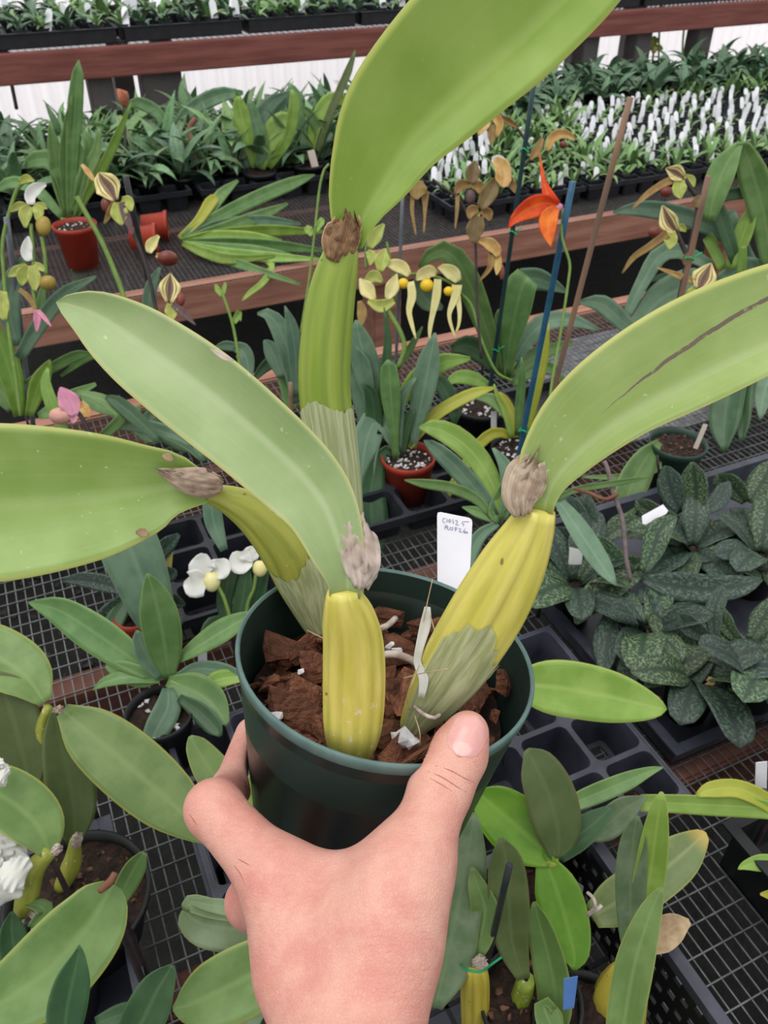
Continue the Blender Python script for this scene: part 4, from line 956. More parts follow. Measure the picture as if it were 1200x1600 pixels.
    # ---- orchid in the second black pot
    rt, B = plant('potted_orchid', 'orchid in black pot at the foot of the blue stake with narrow green leaves', 'orchid', 808, 688, Z0+.085, [
        (55, [(806,682,4), (795,650,9), (770,625,10), (738,620,2)], 'g_mid'),
        (80, [(808,680,4), (812,630,7), (816,590,6), (815,558,1)], 'g_mid'),
        (82, [(820,680,5), (834,620,9), (848,550,9), (857,505,1)], 'g_yellow'),
        (35, [(798,682,5), (775,675,9), (750,692,9), (728,725,8), (700,770,7), (688,778,2)], 'g_yellow'),
        (70, [(815,682,5), (828,650,9), (832,630,6), (830,600,1)], 'g_light'),
        (65, [(812,685,4), (835,660,7), (850,640,5), (862,635,1)], 'g_mid'),
        (60, [(800,684,4), (788,640,5), (778,620,4), (772,600,1)], 'g_light'),
        (60, [(806,684,4), (803,655,7), (790,625,6), (780,612,1)], 'g_yellow'),
    ], pot=(808, 698, .08, 40, Z0+.08, 'pot_black', dict(bits=40, seed=6)))
    tagpx([(767,643), (776,643), (776,668), (767,668)], G(770, 665, Z0+.09), 80, 'small white tag in the black pot left of the blue stake')
    Bb, Tb = stake((812,705), (895,284), Z0+.08, 4.2, 'stake_blue', 'blue plastic stake beside the red and orange flower', ties=(.22,))
    stake((765,610), (836,118), Z0+.09, 3.2, 'stake_teal', 'dark teal stake running up past withered yellow flowers', ties=(.27, .62, .83))
    stake((852,660), (985,152), Z0+.09, 4.0, 'stake_cane', 'long weathered cane stake right of the blue stake', ties=(.12,), t=88)
    # red masdevallia
    m, _ = plant('flowering_orchid', 'red and orange three-pointed flower on a thin stem by the blue stake', 'orchid', 858, 640, Z0+.09, [])
    d = dv(850, 330, G(812, 705, Z0+.08), 90)
    flower(m, d-.004, [('fl_red', [(872,322,4), (852,317,12), (828,325,15), (806,340,8), (793,357,.5)], .35), ('fl_orange', [(870,324,5), (858,340,13), (857,360,11), (861,386,.5)], .35), ('fl_red', [(868,322,8), (857,306,8), (850,285,4), (846,262,2), (843,238,.5)], .4), ('fl_orange', [(846,331,5), (828,335,7), (812,342,1)], .1)], (873,324,8,7,'fl_pink'))
    stemline(m, d+.01, [(880,326), (878,370), (890,410), (888,440), (876,520), (862,600), (858,640)], 2.2, 'stem')
    # brown and withered slippers around the teal stake
    w, B = plant('flowering_orchid', 'brown slipper flowers with twisted tails and withered yellow blooms by the teal stake', 'orchid', 755, 560, Z0+.09, [])
    d = dv(745, 320, G(765, 610, Z0+.09), 90)
    flower(w, d, [('fl_brown', [(735,287,5), (738,270,11), (743,251,1)], .4), ('fl_tan', [(735,288,4), (720,290,8), (711,303,2)], .3), ('fl_tan', [(737,288,4), (748,292,8), (751,303,2)], .3), ('fl_tan', [(715,305,3), (714,330,2.5), (711,358,1)], .1)], (735,308,9,13,'fl_purple'))
    flower(w, d, [('fl_brown', [(750,326,6), (762,305,12), (770,290,9), (777,275,1)], .4), ('fl_tan', [(748,328,4), (737,330,8), (733,342,2)], .3), ('fl_tan', [(752,328,4), (762,334,8), (766,345,2)], .3), ('fl_brown', [(748,338,7), (743,360,13), (740,380,3)], .4), ('fl_lime', [(748,332,3), (746,346,1)], .2)])
    flower(w, d, [('fl_tan', [(655,282,5), (652,298,14), (650,312,3)], .4), ('fl_tan', [(645,305,3), (644,330,2.5), (650,368,1)], .1), ('fl_tan', [(664,300,6), (664,330,2.5), (662,366,1)], .1)])
    flower(w, d, [('fl_wither', [(758,178,3), (772,180,6), (781,195,6), (776,214,2)], .5), ('fl_wither', [(764,185,3), (756,196,8), (748,211,2)], .3), ('fl_tan', [(780,182,3), (795,190,5), (810,200,1)], .4), ('fl_tan', [(768,195,5), (768,215,5), (767,226,1)], .4)])
    flower(w, d, [('fl_wither', [(855,236,3), (864,215,7), (882,209,6), (900,218,2)], .5), ('fl_tan', [(848,216,2), (838,235,7), (828,250,2)], .4)], (880,226,7,6,'pouch_maroon'))
    flower(w, d, [('fl_wither', [(772,250,5), (784,262,11), (785,285,11), (783,292,4)], .5), ('fl_tan', [(796,278,4), (802,292,5), (805,302,1)], .4), ('fl_white', [(768,250,4), (780,250,6), (793,255,2)], .4)])
    flower(w, d, [('fl_wither', [(748,377,2), (762,380,8), (774,390,8), (778,402,3)], .5), ('fl_tan', [(768,395,5), (765,418,4), (748,440,1)], .4), ('fl_wither', [(776,395,5), (778,415,6), (776,430,1)], .4)], (784,425,5,14,'pouch_maroon'))
    for pts in ([(676,280), (690,292), (714,308), (728,330), (735,352)], [(743,380), (744,420), (745,470), (752,560)], [(808,200), (825,225), (832,240), (820,260)]): stemline(w, d+.012, pts, 2.2, 'stem_dark')
    # ---- right: striped slippers and strap leaves behind the scarred leaf
    rt, B = plant('flowering_orchid', 'large strap-leaf orchid with three brown-striped slipper flowers at right', 'orchid', 1100, 490, Z0+.10, [
        (75, [(1108,345,8), (1115,310,18), (1132,262,20), (1158,222,4)], 'g_mid'),
        (75, [(1205,420,12), (1195,340,20), (1176,270,22), (1160,228,10), (1150,226,2)], 'g_mid'),
        (55, [(1160,392,6), (1120,360,12), (1060,335,14), (1000,326,12), (958,332,2)], 'g_blue'),
        (60, [(1110,415,8), (1060,392,12), (1030,400,14), (1005,440,11), (985,480,8), (978,500,3)], 'g_blue'),
        (70, [(1140,420,7), (1160,370,14), (1172,335,10), (1174,325,2)], 'g_light'),
        (55, [(1115,440,10), (1080,445,26), (1030,470,26), (990,520,12), (980,540,4)], 'g_blue'),
        (50, [(1010,540,8), (975,505,13), (940,475,14), (905,472,3)], 'g_blue'),
        (60, [(1120,440,8), (1160,420,18), (1190,425,16), (1220,440,8)], 'g_blue'),
        (70, [(1150,410,8), (1130,350,12), (1120,310,10), (1180,300,8), (1185,305,2)], 'g_dark'),
        (60, [(1130,420,8), (1105,370,8), (1115,382,8), (1120,390,2)], 'g_light'),
        (62, [(1190,430,8), (1160,400,16), (1140,345,16), (1150,330,3)], 'g_blue'),
        (50, [(1075,440,6), (1040,432,6), (1010,440,2)], 'g_blue'),
        (85, [(1155,480,4), (1160,400,7), (1162,385,3)], 'g_light'),
    ])
    d = dv(1070, 370, B, 88)-.02
    flower(rt, d, [('fl_stripe', [(1068,278,5), (1055,270,11), (1040,263,1)], .5), ('fl_tan', [(1055,280,5), (1035,288,5), (1010,305,4), (987,327,1)], .2), ('fl_lime', [(1062,282,6), (1061,298,10), (1064,311,1)], .4), ('fl_lime', [(1070,275,3), (1080,282,6), (1085,292,1)], .4)], (1041,300,11,9,'pouch_maroon'))
    flower(rt, d, [('fl_stripe', [(1057,362,6), (1045,345,13), (1035,321,1)], .5), ('fl_tan', [(1043,365,6), (1015,385,5), (990,402,4), (972,427,1)], .2), ('fl_lime', [(1048,362,6), (1048,378,9), (1046,390,1)], .4), ('fl_lime', [(1058,352,3), (1066,356,5), (1072,362,1)], .3)], (1022,363,10,9,'pouch_maroon'))
    flower(rt, d, [('fl_stripe', [(1092,452,7), (1100,435,17), (1111,411,1)], .5), ('fl_wither', [(1085,440,4), (1060,430,4), (1027,418,1)], .2), ('fl_lime', [(1090,450,6), (1080,462,9), (1078,470,1)], .4), ('fl_lime', [(1098,452,4), (1108,456,6), (1112,462,1)], .3)])
    for pts, r_ in (([(1070,280), (1080,295), (1088,305)], 4), ([(1057,362), (1065,380), (1073,398)], 4), ([(1092,452), (1085,465), (1080,480)], 4), ([(1090,312), (1087,340), (1078,385), (1070,420), (1060,470), (1052,510)], 3)): stemline(rt, d+.004, pts, r_, 'stem_dark')
    for x, y in ((1090,315), (1073,405)): flower(rt, d-.002, [('fl_brown', [(x-2,y+10,3), (x,y,8), (x+4,y-10,2)], .5)], name='bract')
    stake((1052,520), (1107,275), Z0+.10, 4.0, 'stake_cane', 'short cane stake tied to the striped slipper flowers at right', ties=(.30, .62))
    # hanging dark leaves and pot below the scarred leaf
    plant('strap_leaf_orchid', 'dark glossy strap leaves hanging down at the right edge under the scarred leaf', 'orchid', 1190, 560, Z0+.10, [
        (30, [(1160,560,12), (1140,610,24), (1132,665,22), (1132,706,3)], 'g_dark'), (30, [(1215,560,12), (1195,610,17), (1188,655,2)], 'g_blue'), (30, [(1180,540,12), (1160,600,18), (1160,660,12), (1158,690,2)], 'g_dark'),
        (60, [(1190,560,10), (1200,520,20), (1230,480,6)], 'g_dark')])
    rt, B = plant('potted_orchid', 'green pot of brown chips with a leaf, just below the scarred leaf', 'orchid', 1045, 700, Z0+.085, [
        (40, [(1030,690,5), (1010,715,18), (990,750,24), (975,790,20), (960,830,6)], 'g_mid'), (50, [(1020,705,4), (1030,730,5), (980,745,6), (910,745,2)], 'g_mid')],
        pot=(1060, 690, .085, 44, Z0+.09, 'pot_bg', dict(bits=40, bit_mat='bark_bit', seed=9)))
    tagpx([(1099,662), (1106,664), (1090,702), (1083,700)], G(1088, 700, Z0+.09), 80, 'pale worn tag leaning in the green pot of brown chips', 'sheath_pale')
    stake((1035,800), (1027,712), Z0+.06, 2, 'stem_dark', 'thin dark stick above the mottled leaves')
    # ---- mottled plants
    spec = [
      ('dark mottled-leaf orchid with a broad pale-flecked leaf reaching left', 1000, 905, [
        (30, [(1000,900,6), (975,905,18), (940,925,24), (912,955,17), (900,975,3)], 'g_mottle2'), (25, [(1005,920,8), (1012,960,24), (1000,1015,30), (985,1050,22), (975,1075,4)], 'g_mottle'),
        (25, [(995,930,6), (968,960,18), (950,1000,22), (945,1040,12), (940,1058,2)], 'g_mottle'), (50, [(1005,895,6), (1020,860,17), (1030,830,20), (1050,812,9), (1058,808,2)], 'g_mottle2'),
        (40, [(1005,905,6), (1050,915,22), (1110,920,22), (1160,915,16), (1190,905,3)], 'g_mottle'), (45, [(990,895,6), (960,870,16), (935,850,16), (920,842,3)], 'g_mottle2')], (1015, 975, 46)),
      ('dark mottled-leaf orchid with round upright leaves below the green pot', 1075, 805, [
        (70, [(1065,800,7), (1052,775,18), (1045,750,20), (1040,732,8), (1038,728,1)], 'g_mottle'), (70, [(1085,800,7), (1088,770,19), (1085,740,18), (1082,722,3)], 'g_mottle2'),
        (40, [(1090,810,7), (1102,850,22), (1096,890,22), (1090,906,3)], 'g_mottle'), (40, [(1100,805,6), (1115,840,12), (1135,870,13), (1150,895,2)], 'g_mottle2'),
        (45, [(1060,812,6), (1035,805,12), (1005,790,14), (995,780,3)], 'g_mottle2'), (50, [(1100,800,6), (1120,785,14), (1132,765,12), (1140,752,2)], 'g_mottle')], (1085, 850, 44)),
      ('dark mottled-leaf orchid with lime-flecked leaves at the right edge', 1165, 785, [
        (55, [(1165,785,6), (1150,765,17), (1130,750,18), (1122,740,4)], 'g_mottle2'), (55, [(1170,785,7), (1190,755,20), (1205,730,14), (1212,720,3)], 'g_mottle2'),
        (40, [(1165,800,6), (1145,820,16), (1140,850,16), (1150,880,3)], 'g_mottle'), (45, [(1180,800,6), (1190,835,18), (1195,870,20), (1190,895,4)], 'g_mottle'), (50, [(1180,860,5), (1165,875,12), (1150,890,11), (1145,900,2)], 'g_mottle2')], (1190, 860, 44)),
      ('small-leaved mottled orchid with yellowing lower leaves at the tray edge', 1165, 1010, [
        (50, [(1160,1005,5), (1140,985,12), (1130,965,14), (1125,945,3)], 'g_mottle2'), (30, [(1160,1015,6), (1140,1035,17), (1122,1055,17), (1118,1068,3)], 'g_mottle2'), (25, [(1155,1040,6), (1130,1070,18), (1120,1100,16), (1118,1113,3)], 'g_mottle2'),
        (30, [(1165,1020,6), (1170,1045,16), (1150,1065,12), (1140,1075,2)], 'g_mottle'), (55, [(1172,1000,6), (1190,970,18), (1205,945,12), (1215,930,2)], 'g_mottle2'), (40, [(1175,1012,6), (1200,1025,12), (1230,1030,4)], 'g_mottle'),
        (22, [(1165,1060,5), (1160,1085,9), (1154,1107,1)], 'fl_yel')], (1180, 1055, 46)),
      ('mottled orchid with long slate leaves in the middle of the dark tray', 1115, 1005, [
        (40, [(1115,1000,7), (1085,985,16), (1070,970,16), (1060,960,3)], 'g_mottle'), (30, [(1110,1015,7), (1080,1030,20), (1040,1050,22), (1015,1068,10), (1008,1074,2)], 'g_mottle2'), (28, [(1115,1020,6), (1095,1045,15), (1072,1070,15), (1058,1088,2)], 'g_mottle'),
        (50, [(1118,1000,6), (1115,960,14), (1125,930,12), (1130,915,2)], 'g_mottle'), (40, [(1120,1008,6), (1140,1000,12), (1130,985,10), (1120,975,2)], 'g_mottle2'), (20, [(1105,1060,4), (1112,1066,5), (1096,1074,1)], 'fl_wither')], (1090, 1050, 46)),
      ('shadowy mottled orchid left of the dark tray below the scarred leaf', 930, 845, [
        (50, [(930,845,6), (920,820,16), (915,790,17), (918,770,3)], 'g_mottle'), (45, [(940,845,6), (965,825,18), (985,815,14), (1000,812,3)], 'g_mottle2'), (35, [(925,855,6), (900,850,16), (880,835,14), (868,825,3)], 'g_mottle'),
        (35, [(940,855,6), (950,875,14), (985,880,14), (1005,875,3)], 'g_mottle2'), (45, [(930,840,6), (905,805,15), (890,785,13), (885,775,3)], 'g_mottle')], (900, 905, 40)),
    ]
    for i, (lab, x, y, lv, pt) in enumerate(spec):
        rt, B = plant('mottled_orchid', lab, 'orchid', x, y, Z0+.09, lv, group='mottled-leaf orchids in the tray at right', pot=(pt[0], pt[1], .07, pt[2], Z0+.075, 'pot_black', dict(bits=14, bit_mat='bark_bit', seed=20+i)), fold=.25)
        rg = random.Random(90+i); c0, _ = pot_at(pt[0], pt[1], 40, .07, Z0+.075); az = rg.uniform(0, 6.28)
        for k in range(9):
            o = link('leaf', MOT[rg.randrange(len(MOT))], rt); az += 2.4; o.location = tuple(c0-worg(rt)+np.array([.008*math.cos(az), .008*math.sin(az), -.008])); s_ = rg.uniform(.07, .115); o.rotation_euler = (rg.uniform(-.3, .3), rg.uniform(-.1, .25), az); o.scale = (s_, s_*1.25, s_)
    # grey hairy stem, arching strap and tags among them
    h, B = plant('flower_spike', 'grey hairy flower stem with a brown node rising among mottled leaves', 'flower stem', 985, 908, Z0+.09, [])
    d = depth(B)-.05
    stemline(h, d, [(985,906), (978,870), (974,820), (966,790), (958,770), (950,735), (944,720)], 3.6, 'stem_hairy'); stemline(h, d-.004, [(965,772), (945,780), (920,770), (893,762)], 3.2, 'stem_red', 'side_stem')
    plant('strap_leaf_orchid', 'single grey-green strap leaf arching down beside the yellow bulb at right', 'orchid', 868, 790, Z0+.20, [(35, [(866,775,4), (885,800,12), (915,845,17), (945,890,13), (963,915,1)], 'g_blue'), (60, [(870,780,4), (900,765,5), (960,755,5), (1020,745,1)], 'g_mid')])
    tagpx([(1003,806), (1036,788), (1044,798), (1041,803), (1008,820), (1004,818)], G(1030, 800, Z0+.15), 40, 'white tag pierced by a thin dark stick over mottled leaves')
    tagpx([(890,855), (911,860), (908,889), (888,882)], G(900, 885, Z0+.08), 75, 'worn white tag in a dark pot left of the mottled leaves', 'fl_white')
    tagpx([(1181,1192), (1199,1190), (1198,1232), (1180,1230)], G(1188, 1232, Z0+.09), 80, 'white tag standing in the tray at the right edge')
    # ---- bright leaf to the right of the pot
    plant('strap_leaf_orchid', 'bright light green oval leaf sticking out right of the green pot rim', 'orchid', 800, 1075, Z0+.16, [(40, [(800,1068,18), (850,1072,40), (900,1078,44), (960,1090,39), (1010,1102,24), (1035,1107,10), (1042,1108,1)], 'g_light', dict(nc=10, n=20))])
    # brown husk by the tray
    v, f = rock_geo(random.Random(4), .012, .010, .009, 18); c = G(1020, 1095, Z0+.05)
    tag(part('dry_husk', [np.array(a)+c for a in v], f, 'seed_head', smooth=False), 'orange-brown dried husk at the tip of the bright oval leaf', 'husk')
    # ---- broad plant in small pot, left of the hand-held pot
    rt, B = plant('potted_orchid', 'orchid with broad green spreading leaves in a grey pot left of the held pot', 'orchid', 258, 1060, Z0+.10, [
        (40, [(240,1058,8), (200,1025,24), (150,990,29), (95,955,22), (60,945,9), (44,941,1)], 'g_mid', dict(n=18, nc=8)),
        (70, [(264,1060,8), (258,1015,26), (248,960,30), (238,920,18), (230,896,2)], 'g_mid', dict(n=18, nc=8)),
        (55, [(280,1030,6), (310,1010,14), (350,985,18), (385,965,10), (398,958,1)], 'g_mid', dict(n=14)),
        (30, [(262,1064,8), (300,1078,28), (330,1098,26), (350,1125,10), (354,1134,1)], 'g_mid', dict(n=16, nc=8)),
        (30, [(250,1062,6), (200,1058,11), (165,1066,8), (145,1078,1)], 'g_mid'),
        (60, [(252,1060,6), (232,1030,16), (218,1000,13), (214,985,2)], 'g_blue'),
        (35, [(275,1058,5), (310,1045,12), (350,1050,14), (385,1062,6)], 'g_blue'),
        (40, [(268,1060,6), (310,1075,5), (340,1062,14), (370,1058,10), (395,1060,3)], 'g_light'),
        (20, [(262,1075,8), (262,1105,20), (245,1140,20), (230,1170,12), (222,1178,3)], 'g_blue'),
        (30, [(245,1062,6), (225,1058,16), (190,1048,16), (165,1040,3)], 'g_mid'),
        (20, [(280,1090,6), (310,1110,14), (335,1135,14), (345,1150,3)], 'g_dark'),
    ], pot=(248, 1112, .09, 52, Z0+.085, 'pot_black', dict(bits=22, seed=12)))
    # wide strap behind it
    plant('strap_leaf_orchid', 'wide grey-green strap leaf rising behind the spreading plant at left', 'orchid', 250, 1000, Z0+.06, [
        (65, [(250,1000,12), (240,960,32), (220,900,42), (200,850,46), (180,800,40), (165,750,10)], 'g_blue', dict(n=16, nc=8)),
        (70, [(350,860,6), (335,820,14), (330,790,14), (325,760,10)], 'g_blue')])
    # small dark plant under left leaf
    plant('mottled_orchid', 'small dark-leaved orchid in a red pot under the left leaf', 'orchid', 205, 930, Z0+.09, [
        (30, [(200,925,6), (165,912,14), (125,905,11), (98,908,2)], 'g_mottle'), (25, [(200,930,6), (175,955,16), (150,985,16), (140,1000,3)], 'g_mottle'), (30, [(215,925,6), (245,905,14), (268,895,12), (275,890,2)], 'g_mottle'), (35, [(210,935,6), (240,930,13), (275,940,11), (290,945,2)], 'g_mottle'),
        (40, [(215,920,6), (235,880,14), (262,850,13), (280,835,3)], 'g_mottle'), (25, [(215,940,6), (250,950,14), (275,965,13), (285,975,2)], 'g_mottle'), (30, [(200,930,5), (190,950,13), (175,980,14), (170,1000,3)], 'g_dark')],
        group='mottled-leaf orchids at left', pot=(212, 955, .07, 36, Z0+.075, 'pot_red', dict(bits=10, seed=31)))
    # white slippers
    for lab, x, y, segs, pouch, st in (
        ('white slipper orchid flower on a pale green stem left of the held pot', 362, 985, [('fl_white', [(325,905,5), (312,908,19), (300,914,18), (287,912,3)], .3), ('fl_white', [(322,900,5), (318,888,19), (322,872,12), (325,868,3)], .3), ('fl_white', [(330,900,5), (342,890,16), (350,880,12), (353,873,3)], .3)], (331,908,15,19,'pouch_cream'), [(340,915), (350,935), (360,968), (364,990)]),
        ('white slipper orchid flower half hidden behind the olive bulb', 388, 965, [('fl_white', [(395,880,5), (380,878,20), (370,870,14), (366,862,3)], .3), ('fl_white', [(398,876,5), (392,864,18), (388,854,3)], .3)], (406,888,13,15,'pouch_cream'), [(400,897), (396,920), (387,943), (384,970)])):
        rt, B = plant('slipper_orchid', lab, 'orchid', x, y, Z0+.07, [(60, [(x,y,5), (x-12,y-40,12), (x-2,y-90,13), (x+6,y-105,2)], 'g_dark'), (60, [(x,y,5), (x+14,y-35,12), (x+22,y-80,11), (x+24,y-95,2)], 'g_dark'), (40, [(x,y,5), (x-25,y-10,14), (x-38,y+10,12), (x-40,y+25,3)], 'g_dark')], group='white slipper orchids')
        d = dv(330, 900, B, 80); flower(rt, d, segs, pouch); stemline(rt, d+.004, st, 3, 'stem')
    tagpx([(309,1020), (323,1018), (324,1048), (310,1048)], G(316, 1045, Z0+.06), 80, 'white tag behind the spreading plant at left')
    tagpx([(262,864), (270,863), (268,890), (258,886)], G(265, 888, Z0+.10), 75, 'narrow cream tag among dark leaves under the left leaf', 'fl_yel')
    # ---- lime slippers at the far left
    rt, B = plant('slipper_orchid', 'tall orchid with lime and white slipper flowers at the left edge', 'orchid', 40, 650, Z0+.08, [
        (75, [(30,650,8), (20,600,16), (5,550,18), (-15,500,6)], 'g_light'), (70, [(45,650,6), (60,600,14), (72,575,9), (78,562,1)], 'g_light'),
        (55, [(40,600,5), (80,575,8), (120,555,8), (145,552,1)], 'g_mid'), (78, [(30,560,8), (60,510,12), (100,460,11), (150,432,2)], 'g_blue'), (78, [(28,540,6), (15,490,16), (20,440,15), (38,400,3)], 'g_blue'), (60, [(20,640,8), (0,610,18), (-20,600,8)], 'g_mid'),
        (75, [(50,540,4), (62,500,9), (66,460,6), (70,440,1)], 'g_mid'), (70, [(60,650,5), (85,640,12), (110,620,10), (150,600,3)], 'g_mid')])
    d = dv(50, 400, B, 88)
    flower(rt, d, [('fl_white', [(49,320,5), (47,306,8), (57,294,8), (72,288,2)], .4), ('fl_lime', [(47,322,4), (40,335,9), (40,356,2)], .3), ('fl_lime', [(52,322,4), (60,330,8), (58,345,2)], .3), ('fl_lime', [(44,322,3), (30,322,6), (14,331,1)], .3), ('fl_lime', [(54,320,3), (66,322,5), (74,326,1)], .3)], (68,353,13,17,'pouch_tan'))
    flower(rt, d, [('fl_white', [(46,408,5), (41,395,8), (43,380,6), (44,369,1)], .4), ('fl_lime', [(44,415,4), (36,430,10), (33,446,2)], .3), ('fl_lime', [(50,415,4), (54,435,9), (54,455,2)], .3), ('fl_lime', [(42,414,3), (26,424,7), (12,432,1)], .3), ('fl_lime', [(54,412,3), (64,418,5), (70,424,1)], .3)], (75,442,14,13,'pouch_tan'))
    flower(rt, d, [('fl_lime', [(5,455,5), (2,480,11), (8,500,3)], .3), ('fl_lime', [(0,460,4), (-8,470,8), (-12,490,2)], .3)])
    flower(rt, d, [('fl_pink', [(58,484,4), (58,500,5), (57,519,1)], .3), ('fl_pink', [(60,486,3), (70,497,3), (80,510,1)], .3), ('fl_tan', [(30,452,3), (45,465,4), (56,485,2)], .2)])
    for pts, r_ in (([(48,283), (30,290), (15,330), (4,380), (6,430), (14,520), (26,600), (32,650)], 3), ([(48,350), (52,400), (52,450), (56,490)], 3), ([(65,370), (70,400), (72,430)], 3)): stemline(rt, d+.006, pts, r_, 'stem')
    flower(rt, d, [('fl_lime', [(30,285,3), (42,279,6), (54,282,1)], .3)], name='bract')
    stake((46,620), (10,340), Z0+.09, 4, 'stake_grey', 'grey stake tied to the lime slipper flowers at the left edge', ties=(.42,))
    # striped slippers by the black stake
    rt, B = plant('slipper_orchid', 'orchid with maroon and striped slipper flowers along the black stake at left', 'orchid', 262, 620, Z0+.08, [
        (70, [(235,620,5), (205,590,9), (180,560,9), (165,545,2)], 'g_mid'), (78, [(240,560,4), (232,500,9), (236,450,10), (250,418,2)], 'g_blue'), (60, [(250,620,5), (210,560,9), (150,552,8), (95,588,2)], 'g_mid'), (40, [(220,640,5), (170,640,10), (140,625,10), (125,615,2)], 'g_mid'), (40, [(250,640,6), (235,655,14), (280,690,14), (310,705,3)], 'g_dark'), (40, [(180,620,6), (200,650,13), (230,680,12), (245,690,3)], 'g_dark')])
    d = dv(220, 400, B, 88)
    flower(rt, d, [('fl_stripe', [(181,313,5), (172,295,18), (160,280,12), (154,270,1)], .4), ('fl_tan', [(180,315,4), (172,332,5), (162,350,1)], .2), ('fl_purple', [(190,316,4), (198,340,6), (208,368,1)], .2), ('fl_lime', [(185,316,6), (187,335,12), (190,352,2)], .3), ('fl_lime', [(190,312,4), (200,316,8), (205,330,2)], .3)], (166,320,9,13,'pouch_maroon'))
    flower(rt, d, [('fl_yel', [(232,395,4), (236,382,8), (248,368,2)], .4), ('fl_wither', [(244,398,3), (256,402,5), (262,398,1)], .4)], (262,404,18,13,'pouch_maroon'))
    flower(rt, d, [('fl_stripe', [(264,473,5), (265,450,15), (266,427,1)], .4), ('fl_purple', [(270,475,4), (285,488,5), (306,508,1)], .2), ('fl_lime', [(267,474,5), (268,488,9), (270,500,2)], .3)], (282,468,8,12,'pouch_maroon'))
    flower(rt, d, [('fl_wither', [(128,257,2), (138,270,4), (148,283,2)], .4)]); stemline(rt, d+.004, [(120,308), (135,335), (160,380), (185,440), (205,500)], 4, 'stem')
    stemline(rt, d+.008, [(190,330), (215,380), (232,430), (245,490), (258,560), (262,620)], 3, 'stem_dark')
    stake((250,520), (196,275), Z0+.15, 4.2, 'stake_black', 'black stake leaning among striped slipper flowers at left', ties=(.2,))
    # pink bloom
    rt, B = plant('slipper_orchid', 'orchid with a pink slipper bloom behind the left leaf', 'orchid', 140, 690, Z0+.10, [(60, [(110,690,5), (85,640,10), (72,600,8), (75,575,2)], 'g_light'), (50, [(150,690,6), (190,650,10), (160,625,9), (120,612,3)], 'g_mid'), (50, [(250,690,6), (220,660,11), (185,630,11), (165,620,3)], 'g_dark')])
    d = dv(105, 640, B, 85)
    flower(rt, d, [('fl_pink', [(117,650,5), (110,632,15), (100,615,9), (94,605,1)], .4), ('fl_pink', [(116,640,4), (115,655,5), (114,662,1)], .3), ('fl_wither', [(126,628,4), (133,640,7), (140,652,2)], .4)], (95,650,20,15,'pouch_pink'))
    stemline(rt, d+.004, [(122,645), (132,660), (145,690)], 3.5, 'stem_dark')
    # leaves behind tall bulb, with budding stem
    rt, B = plant('strap_leaf_orchid', 'grey-green orchid with an upright budding stem between the soft leaf and tall bulb', 'orchid', 450, 640, Z0+.06, [
        (70, [(462,630,6), (455,570,15), (440,520,16), (420,492,10), (402,490,2)], 'g_blue'), (80, [(462,620,6), (462,560,12), (455,510,10), (445,478,1)], 'g_blue'), (55, [(470,570,4), (440,558,10), (415,572,9), (395,595,3)], 'g_dark'), (75, [(440,590,6), (430,560,13), (420,540,10), (412,532,2)], 'g_blue'),
        (50, [(390,590,6), (385,560,13), (375,545,12), (365,548,3)], 'g_blue'), (45, [(380,545,4), (355,540,8), (335,543,2)], 'g_blue'), (60, [(455,640,8), (450,600,14), (445,580,12), (440,560,3)], 'g_mid'), (30, [(470,600,6), (455,585,8), (440,580,2)], 'g_blue')])
    d = dv(360, 500, B, 85)
    stemline(rt, d, [(347,458), (355,480), (363,505), (369,535), (375,575)], 2.4, 'stem'); flower(rt, d, [('g_light', [(347,462,3), (340,452,4), (337,444,1)], .4), ('g_light', [(348,460,3), (351,448,3), (352,441,1)], .4)], name='bud'); flower(rt, d, [('g_light', [(365,505,3), (370,495,5), (374,488,4), (376,502,1)], .4)], name='bud')
    stemline(rt, d-.02, [(470,520), (484,430), (492,360), (500,290), (508,262), (514,256)], 2, 'stem'); flower(rt, d-.02, [('g_light', [(488,368,3), (482,358,6), (481,352,1)], .4), ('g_light', [(492,362,3), (502,346,5), (500,340,1)], .4)], name='bud')
    stake((455,660), (454,598), Z0+.10, 3.5, 'stake_cane', 'short cane stub left of the tall green bulb')
    # grass-like leaves under the soft leaf
    plant('strap_leaf_orchid', 'dark strap leaves in the gap below the soft green leaf', 'orchid', 300, 700, Z0+.08, [(40, [(330,700,6), (290,650,10), (250,620,10), (225,605,2)], 'g_mid'), (30, [(320,720,6), (290,690,12), (240,670,12), (200,660,3)], 'g_dark'), (35, [(300,700,6), (270,680,12), (215,665,11), (180,668,3)], 'g_blue')])
near_bench()

